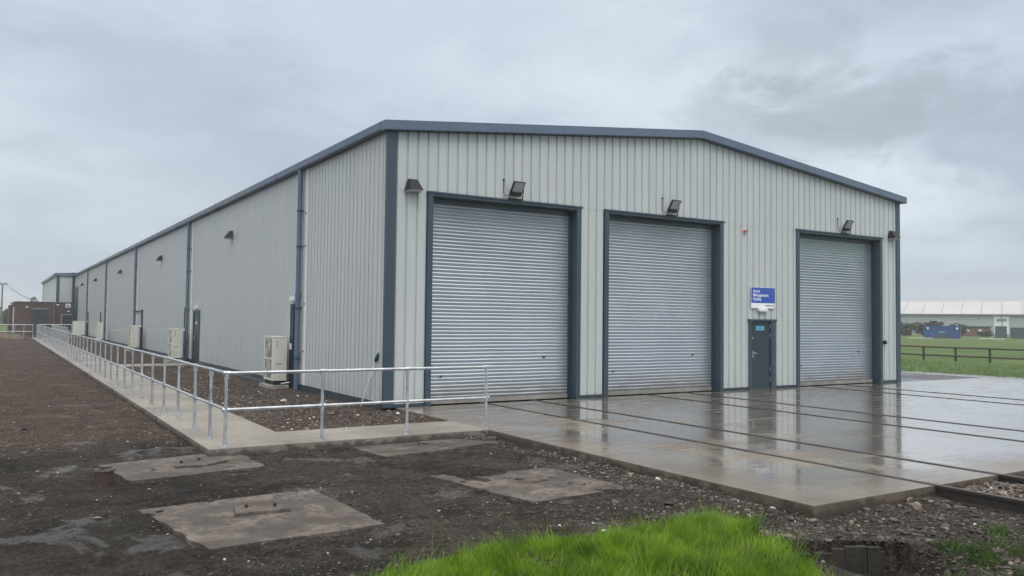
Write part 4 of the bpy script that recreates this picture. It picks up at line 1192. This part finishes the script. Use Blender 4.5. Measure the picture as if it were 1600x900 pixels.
# ------------------------------------------------------------------ grass
def blades(name, label, xy, hmean, hvar, width, m, lean=0.35, hfun=height, hs=None):
    n = len(xy)
    h = hmean * np.exp(RNG.normal(0, hvar, n))
    if hs is not None: h = h * hs
    a_ = RNG.uniform(0, 2 * math.pi, n); la = RNG.uniform(0, 2 * math.pi, n)
    # tufts lean together
    la = 0.5 * la + 6.0 * (0.5 + fbm(xy[:, 0], xy[:, 1], 2.5, 2))
    ln = h * np.abs(RNG.normal(lean, 0.22, n))
    wv = width * RNG.uniform(0.6, 1.3, n)
    dx, dy = np.cos(a_) * wv / 2, np.sin(a_) * wv / 2
    z0 = hfun(xy[:, 0], xy[:, 1]) - 0.01
    rows = []
    for t, ws in ((0, 1.0), (0.38, 0.85), (0.74, 0.55)):
        cx = xy[:, 0] + np.cos(la) * ln * t ** 2; cy = xy[:, 1] + np.sin(la) * ln * t ** 2; cz = z0 + h * (t - 0.12 * t * t)
        rows.append(np.stack([cx - dx * ws, cy - dy * ws, cz], 1)); rows.append(np.stack([cx + dx * ws, cy + dy * ws, cz], 1))
    rows.append(np.stack([xy[:, 0] + np.cos(la) * ln, xy[:, 1] + np.sin(la) * ln, z0 + h * 0.88], 1))
    rows.append(rows[-1] + np.array((0.0004, 0.0004, 0)))
    P = np.stack(rows, 1).reshape(-1, 3)
    f = np.array([(0, 1, 3, 2), (2, 3, 5, 4), (4, 5, 7, 6)])
    Fa = (f[None] + (np.arange(n) * 8)[:, None, None]).reshape(-1, 4)
    o = grid_mesh(name, P, Fa, [m], smooth=True)
    tag(o, label, 'grass', kind='stuff')
    return o
p = rnd_xy(210000, -6.2, -0.3, -13.6, -9.4)
# edge of the clump, from the photograph: a bank running from lower left up to a crest by the slab corner
xs_ = [-6.2, -4.75, -4.1, -3.6, -3.1, -2.4, -1.75, -1.2, -0.72, -0.5, -0.3]
ys_ = [-10.5, -10.30, -10.15, -10.05, -10.20, -10.15, -10.05, -10.10, -10.30, -10.65, -11.1]
lim = np.interp(p[:, 0], xs_, ys_) - 0.10 + 0.42 * fbm(p[:, 0], p[:, 1], 1.8, 4)
dist = lim - p[:, 1]
nn_ = (p[:, 0] - PIT_A[0]) * PIT_N[0] + (p[:, 1] - PIT_A[1]) * PIT_N[1]; al_ = (p[:, 0] - PIT_A[0]) * PIT_D[0] + (p[:, 1] - PIT_A[1]) * PIT_D[1]
rightlim = p[:, 0] < -0.62 - 0.62 * (-(p[:, 1]) - 10.6)
ok = (dist > 0) & rightlim
thin = np.clip(dist / 0.45, 0.06, 1)
ok &= RNG.random(len(p)) < thin * (0.12 + 0.88 * sst(fbm(p[:, 0] + 3.3, p[:, 1], 1.9, 3), -0.42, -0.12)) * (0.65 + 0.7 * (fbm(p[:, 0], p[:, 1], 3.0, 3) + 0.5))
p = p[ok]; hs = np.clip(dist[ok] / 0.45, 0.45, 1.0) * (0.75 + 1.5 * (fbm(p[:, 0], p[:, 1], 2.4, 3) + 0.2)) * np.where(RNG.random(len(p)) < 0.03, 1.5, 1.0)
blades('grass_clump', 'bright green long grass growing in the foreground', p, 0.086, 0.38, 0.0052, 'grass', 0.45, hs=np.clip(hs, 0.25, 1.9))
# weeds beyond the pit, at the lower right
c = rnd_xy(36, -0.7, 2.0, -13.6, -12.2)
p = np.concatenate([cc + RNG.normal(0, 0.07, (110, 2)) for cc in c])
blades('weed_patch', 'low dark green weeds in the rubble at the lower right corner', p, 0.085, 0.35, 0.009, 'weed', 0.6)
p = wedge(2600, 5, 16, -10, 40); p = notin(p, HARD); p = p[fbm(p[:, 0], p[:, 1], 0.9, 3) > 0.22]
blades('dirt_sprouts', 'thin sparse grass sprouts in the black dirt', p, 0.035, 0.4, 0.004, 'weed', 0.6)
p = rnd_xy(60000, 25.45, 34, -6, 14); p = p[RNG.random(len(p)) < 0.75]
blades('verge_grass', 'rough green grass of the field beside the asphalt', p, 0.09, 0.4, 0.02, 'drygrass', 0.5)

# tall flowering weeds
def weed(x, y, h, label):
    e = empty('flowering_weed', (x, y, 0), label, 'weed', 'white flowering weeds by the pit')
    z = float(height(np.array([x]), np.array([y]))[0])
    rr = random.Random(int(x * 1000))
    b = MB(); fl = MB(); lf = MB()
    top = Vector((x + 0.03, y, z + h))
    b.tube([(x, y, z - 0.02), (x + 0.015, y, z + h * 0.5), top], 0.003, 5, 0, True, [0.004, 0.003, 0.0018])
    for k in range(4):
        t = rr.uniform(0.45, 1.0); s = Vector((x + 0.02 * t, y, z + h * t)); a_ = rr.uniform(0, 6.28); L_ = rr.uniform(0.03, 0.08)
        en = s + Vector((math.cos(a_) * L_, math.sin(a_) * L_, L_ * 0.8))
        b.tube([s, en], 0.0015, 4)
        for q in range(3):
            c = en + Vector((rr.gauss(0, 0.008), rr.gauss(0, 0.008), rr.gauss(0, 0.006)))
            fl.obox(Matrix.Translation(c) @ Euler((rr.random() * 3, rr.random() * 3, 0)).to_matrix().to_4x4(), 0.008, 0.008, 0.003)
    for k in range(9):
        t = rr.uniform(0.0, 0.5); s = Vector((x, y, z + h * t)); a_ = rr.uniform(0, 6.28); L_ = rr.uniform(0.04, 0.09)
        d = Vector((math.cos(a_), math.sin(a_), 0.35)); q = Vector((-math.sin(a_), math.cos(a_), 0)) * 0.009
        lf.add([s, s + d * L_ * .5 + q, s + d * L_, s + d * L_ * .5 - q], [(0, 1, 2, 3)])
    b.build('stem', 'weed', e); fl.build('flowers', 'petal', e); lf.build('leaf', 'weed', e)
weed(-0.98, -11.42, 0.33, 'taller white flowering weed in front of the old boards')
weed(-1.10, -11.15, 0.20, 'shorter white flowering weed at the left end of the boards')

# ------------------------------------------------------------------ far right: field fence, containers, shed
e = empty('field_fence', (37, 8.4, 0), 'two rail timber post and rail fence crossing the green field', 'fence')
p0 = None
b = MB(); b.box(36.95, 37.05, -0.045, 0.045, -0.35, 0.70); p0 = b.build('post', 'timber', e); l0 = p0.location.copy()
yy = 8.41 + 1.82 * 5
first_ = True
while yy > -4:
    q = p0 if first_ else p0.copy()
    if not first_: COL.objects.link(q); q.parent = e
    first_ = False
    q.location = l0 + Vector((0, yy, 0)); yy -= 1.82
for z in (0.72, 0.27):
    b = MB(); b.tube([(36.90, 18.2, z), (36.90, 8, z - 0.01), (36.90, -4.5, z)], 0.047, 6); b.build('rail', 'timber', e)

_r30 = Matrix.Rotation(math.radians(-31), 3, 'Z')
R3 = _r30 @ Vector((0.8466, -0.5320, 0)); N3 = _r30 @ Vector((0.5313, 0.8463, 0))       # frontal direction for the far sheds, and its depth
def fr(o, a_, d, z): return Vector((o[0], o[1], 0)) + R3.normalized() * a_ + N3.normalized() * d + Vector((0, 0, z))
def fbox(b, o, a0, a1, d0, d1, z0, z1, mi=0):
    v = [fr(o, a_, d, z) for z in (z0, z1) for a_, d in ((a0, d0), (a1, d0), (a1, d1), (a0, d1))]
    b.add(v, [(0, 3, 2, 1), (4, 5, 6, 7), (0, 1, 5, 4), (1, 2, 6, 5), (2, 3, 7, 6), (3, 0, 4, 7)], mi)
def basez(o, z=0.0): return (o[0], o[1], z)
# white fabric-roofed shed
SO = (168.94, 97.13)
e = empty('fabric_shed', basez(SO), 'long pale shed with white ribbed fabric roof far behind the blue container', 'shed')
b = MB(); fbox(b, SO, -18, 62, 0, 24, -0.3, 4.22); b.build('wall', 'shedwall', e)
b = MB(); n = 10
prf = [(d, 4.30 + 3.15 * (1 - abs(d - 12.3) / 12.6) ** 0.80) for d in np.linspace(-0.3, 24.9, 17)]
prf[0] = (-0.3, 4.30); prf[-1] = (24.9, 4.30)
xsg = np.arange(-18, 62.1, 3.9)
v = [fr(SO, a_, d, z) for a_ in xsg for d, z in prf]; m_ = len(prf)
b.add(v, [(i * m_ + j, (i + 1) * m_ + j, (i + 1) * m_ + j + 1, i * m_ + j + 1) for i in range(len(xsg) - 1) for j in range(m_ - 1)], 0, True)
b.build('fabric_roof', 'marquee', e)
b = MB()
for a_ in xsg:
    b.tube([fr(SO, a_, d, z + 0.03) for d, z in prf], 0.08, 5, 0, False)
b.build('roof_rib', 'marquee_line', e)
b = MB(); fbox(b, SO, -18.1, 62.1, -0.55, -0.05, 4.10, 4.36); b.build('gutter', 'shedgut', e)
b = MB()
for a_ in np.arange(-18, 62, 7.8): fbox(b, SO, a_ - 0.12, a_ + 0.12, -0.25, -0.02, -0.3, 4.1)
b.build('column', 'marquee_line', e)
b = MB(); fbox(b, SO, 20.0, 21.9, -0.3, -0.05, 2.9, 3.35); b.build('high_window', 'shedgut', e)
b = MB(); fbox(b, SO, 19.5, 22.3, -0.12, -0.01, 0, 3.9); b.build('door_panel', 'white', e)

def cabin(o, L, Dp, z0, z1, m, name, label, cat, grp=None, marks=False):
    e = empty(name, basez(o, z0), label, cat, grp)
    b = MB(); nr = int(L / 0.28)
    for i in range(nr):
        a0 = L * i / nr; a1 = L * (i + 1) / nr; dd = 0.03 if i % 2 else 0.0
        fbox(b, o, a0, a1 - 0.001, dd, Dp, z0 + 0.15, z1 - 0.12)
    b.build('body', m, e)
    b = MB()
    for (a0, a1) in ((0, 0.16), (L - 0.16, L)): fbox(b, o, a0, a1, -0.03, Dp + 0.03, z0, z1)
    fbox(b, o, 0.16, L - 0.16, -0.02, 0.10, z1 - 0.119, z1 - 0.001); fbox(b, o, 0.16, L - 0.16, -0.02, 0.10, z0 + 0.01, z0 + 0.149)
    b.build('frame', m, e)
    if marks:
        b = MB()
        for a_ in (L * 0.075, L * 0.89):
            fbox(b, o, a_, a_ + 0.28, -0.05, -0.031, z1 - 0.45, z1 - 0.25); fbox(b, o, a_ + 0.09, a_ + 0.19, -0.05, -0.031, z1 - 0.62, z1 - 0.451)
        b.build('marking', 'white_paint', e)
        b = MB(); fbox(b, o, L * 0.37, L * 0.70, -0.09, -0.032, z0, z0 + 0.75); b.build('low_panel', 'cont_dark', e)
        b = MB(); fbox(b, o, L * 0.40, L * 0.58, -0.05, -0.032, z0 + 0.98, z0 + 1.16); b.build('name_plate', 'cyan', e)
    return e
cabin((112.35, 55.97), 4.8, 2.4, -0.25, 1.78, 'cont_blue', 'container', 'blue shipping container standing in the green field', 'container', None, True)
cabin((126.6, 52.93), 1.6, 2.4, -0.1, 1.80, 'cont_dark', 'container', 'smaller dark grey container left of the frame edge in the field', 'container', 'dark containers in the field')
cabin((128.6, 51.6), 6.0, 2.4, -0.35, 1.62, 'cont_dark', 'container', 'larger dark grey container cut by the right edge of the photo', 'container', 'dark containers in the field')
BO = (142.2, 66.8)
e = empty('brick_hut', basez(BO), 'low red brick hut behind the blue container', 'hut')
b = MB(); fbox(b, BO, 0, 4.4, 0, 5, -0.2, 1.55); b.build('wall', 'brick_far', e)
b = MB(); fbox(b, BO, -0.2, 4.6, -0.2, 5.2, 1.56, 1.74); b.build('roof', 'cont_dark', e)
for a_ in (0.6, 2.5):
    b = MB(); fbox(b, BO, a_, a_ + 0.5, -0.06, -0.01, 0.80, 1.15); b.build('window', 'white_paint', e)
# strip of concrete in the field
b = MB(); fbox(b, (109.0, 56.5), 0, 3.3, 0, 1.2, -0.25, -0.06); fbox(b, (118.3, 51.0), 0, 3.4, 0, 1.2, -0.25, -0.05)
tag(b.build('field_path', 'white'), kind='structure')
e = empty('field_post', (124.5, 72.3, 0), 'thin pole standing in front of the far hedge beside the warehouse corner', 'pole')
b = MB(); b.tube([(124.6, 72.0, -0.2), (124.6, 72.0, 3.6)], 0.07, 6); b.build('shaft', 'shedgut', e)
b = MB(); b.tube([(124.0, 72.3, 3.55), (124.9, 71.8, 3.75)], 0.07, 6); b.build('pole_arm', 'shedgut', e)

# ------------------------------------------------------------------ trees and bushes
def bush(x, y, z, rx, ry, rz_, n, leaf, m, name, label, cat, grp, trunk=True, seed=1):
    rg = np.random.default_rng(seed)
    e = empty(name, (x, y, 0), label, cat, grp)
    nb = 9
    cc = rg.uniform(-0.6, 0.6, (nb, 3)); cr = rg.uniform(0.35, 0.62, nb)
    k = rg.integers(0, nb, n); dv = rg.normal(0, 1, (n, 3)); dv /= np.linalg.norm(dv, axis=1)[:, None]
    pos = cc[k] + dv * (cr[k] * rg.uniform(0.65, 1.0, n))[:, None]
    pos[:, 2] = np.maximum(pos[:, 2], -0.95)
    pos = pos * np.array((rx, ry, rz_)) + np.array((x, y, z))
    a = rg.normal(0, 1, (n, 3)); a /= np.linalg.norm(a, axis=1)[:, None]
    bb_ = np.cross(a, rg.normal(0, 1, (n, 3))); bb_ /= np.linalg.norm(bb_, axis=1)[:, None]
    s = leaf * rg.uniform(0.6, 1.4, n)[:, None]
    P = np.stack([pos - a * s, pos + bb_ * s * 0.6, pos + a * s, pos - bb_ * s * 0.6], 1).reshape(-1, 3) - np.array((x, y, 0))
    Fa = np.arange(n * 4).reshape(-1, 4)
    o = grid_mesh('crown', P, Fa, [m], smooth=False); o.parent = e
    b = MB()
    zb_ = -0.15
    b.tube([(x, y, zb_), (x + 0.05, y, z * 0.6), (x, y, z)], 0.1, 7, 0, True, [0.05 * rx + 0.05, 0.035 * rx + 0.04, 0.03])
    for q in range(4):
        a_ = q * 1.6; b.tube([(x, y, z * 0.5), (x + math.cos(a_) * rx * 0.5, y + math.sin(a_) * ry * 0.5, z + rz_ * 0.2)], 0.05, 5, 0, True, [0.05, 0.02])
    b.build('trunk', 'bark', e)
    return e
# hedge in front of the pale shed (right)
hb = [(-9.0, 2.6, 1.9), (-5.5, 2.4, 1.75), (-2.6, 2.6, 2.0), (0.4, 2.7, 2.0), (3.2, 2.6, 2.25), (5.8, 2.8, 2.35), (8.4, 2.2, 1.9)]
hl = ['leftmost dark bush of the far hedge, partly hidden by the warehouse', 'dark bush of the far hedge hidden behind the warehouse corner', 'dark bush just right of the warehouse corner',
      'dark rounded bush left of the blue container', 'taller dark bush behind the left end of the blue container', 'tallest dark bush above the blue container', 'low dark bush behind the middle of the blue container']
for i, ((a_, r_, h_), lb) in enumerate(zip(hb, hl)):
    if i < 2: continue
    p = fr((134.2, 73.2), a_, 0, 0)
    bush(p.x, p.y, h_ * 0.50, r_ * 0.85, r_ * 0.8, h_ * 0.72, 900, 0.22, 'leaf_dark', 'bush', lb, 'bush', 'dark bushes of the far hedge', seed=20 + i)
for i, (a_, r_, h_, lb) in enumerate(((2.9, 0.8, 0.9, 'small dark bush in front of the red brick hut'), (4.0, 0.9, 1.1, 'small dark bush at the right end of the brick hut'),
                                      (8.3, 0.7, 1.4, 'small dark bush between the two dark containers'))):
    p = fr(BO, a_, -2.0, 0)
    bush(p.x, p.y, h_ * 0.4, r_, r_, h_ * 0.5, 400, 0.16, 'leaf_dark', 'bush', lb, 'bush', 'small bushes by the brick hut', seed=40 + i)
# trees far left
tl = [(-5.2, 160, 1.9, 2.5, 2.9, 'leaf_mid', 'green tree next to the brick building at the left edge'), (-8.6, 158, 2.0, 2.6, 3.0, 'leaf_dark', 'dark green tree behind the telegraph pole'),
      (-10.6, 166, 2.2, 2.4, 2.6, 'leaf_mid', 'green tree just outside the left of the frame')]
for i, (x, y, z, r_, h_, m, lb) in enumerate(tl[:2]):
    bush(x, y, z, r_, r_, h_ * 0.78, 1500, 0.20, m, 'tree', lb, 'tree', 'trees beyond the yard at the far left', seed=60 + i)
bush(-0.4, 168, 4.1, 1.3, 1.3, 1.3, 260, 0.16, 'leaf_mid', 'tree', 'sparse treetop showing above the brick building roof', 'tree', None, seed=71)

# telegraph poles
def tpole(x, y, h, label):
    e = empty('telegraph_pole', (x, y, 0), label, 'telegraph pole', 'telegraph poles at the far left')
    b = MB(); b.tube([(x, y, -0.2), (x, y, h)], 0.13, 8, 0, True, [0.15, 0.11]); b.build('shaft', 'pole', e)
    b = MB(); b.box(x - 0.75, x + 0.75, y - 0.06, y + 0.06, h - 0.25, h - 0.10); b.build('crossarm', 'pole', e)
    b = MB()
    for dx in (-0.65, -0.3, 0.3, 0.65): b.tube([(x + dx, y, h - 0.10), (x + dx, y, h + 0.14)], 0.05, 6)
    b.build('insulator', 'black', e)
tpole(-6.2, 148, 7.2, 'nearer and taller telegraph pole at the left edge')
tpole(-7.0, 190, 5.4, 'lower, farther telegraph pole beside the taller one')
b = MB()
pts = [Vector((-5.7, 148, 7.15)).lerp(Vector((-1.9, 112, 3.6)), t) - Vector((0, 0, 0.5 * math.sin(math.pi * t))) for t in np.linspace(0, 1, 9)]
b.tube(pts, 0.05, 4); tag(b.build('overhead_cable', 'black', None, (-5.7, 148, 7.15)), 'dark overhead cable sloping from the telegraph pole to the brick building', 'cable')

# ------------------------------------------------------------------ damp air
b = MB(); b.box(-1750, 1750, -1750, 1750, -2.1, 40)
hz = bpy.data.materials.new('damp_air'); hz.use_nodes = True
hz.node_tree.nodes.clear()
pv = hz.node_tree.nodes.new('ShaderNodeVolumePrincipled'); pv.inputs['Density'].default_value = 0.0009
pv.inputs['Color'].default_value = (0.93, 0.96, 1.0, 1); pv.inputs['Anisotropy'].default_value = 0.1
oo = hz.node_tree.nodes.new('ShaderNodeOutputMaterial'); hz.node_tree.links.new(pv.outputs[0], oo.inputs['Volume'])
MT['haze'] = hz
tag(b.build('haze', 'haze'), kind='stuff')
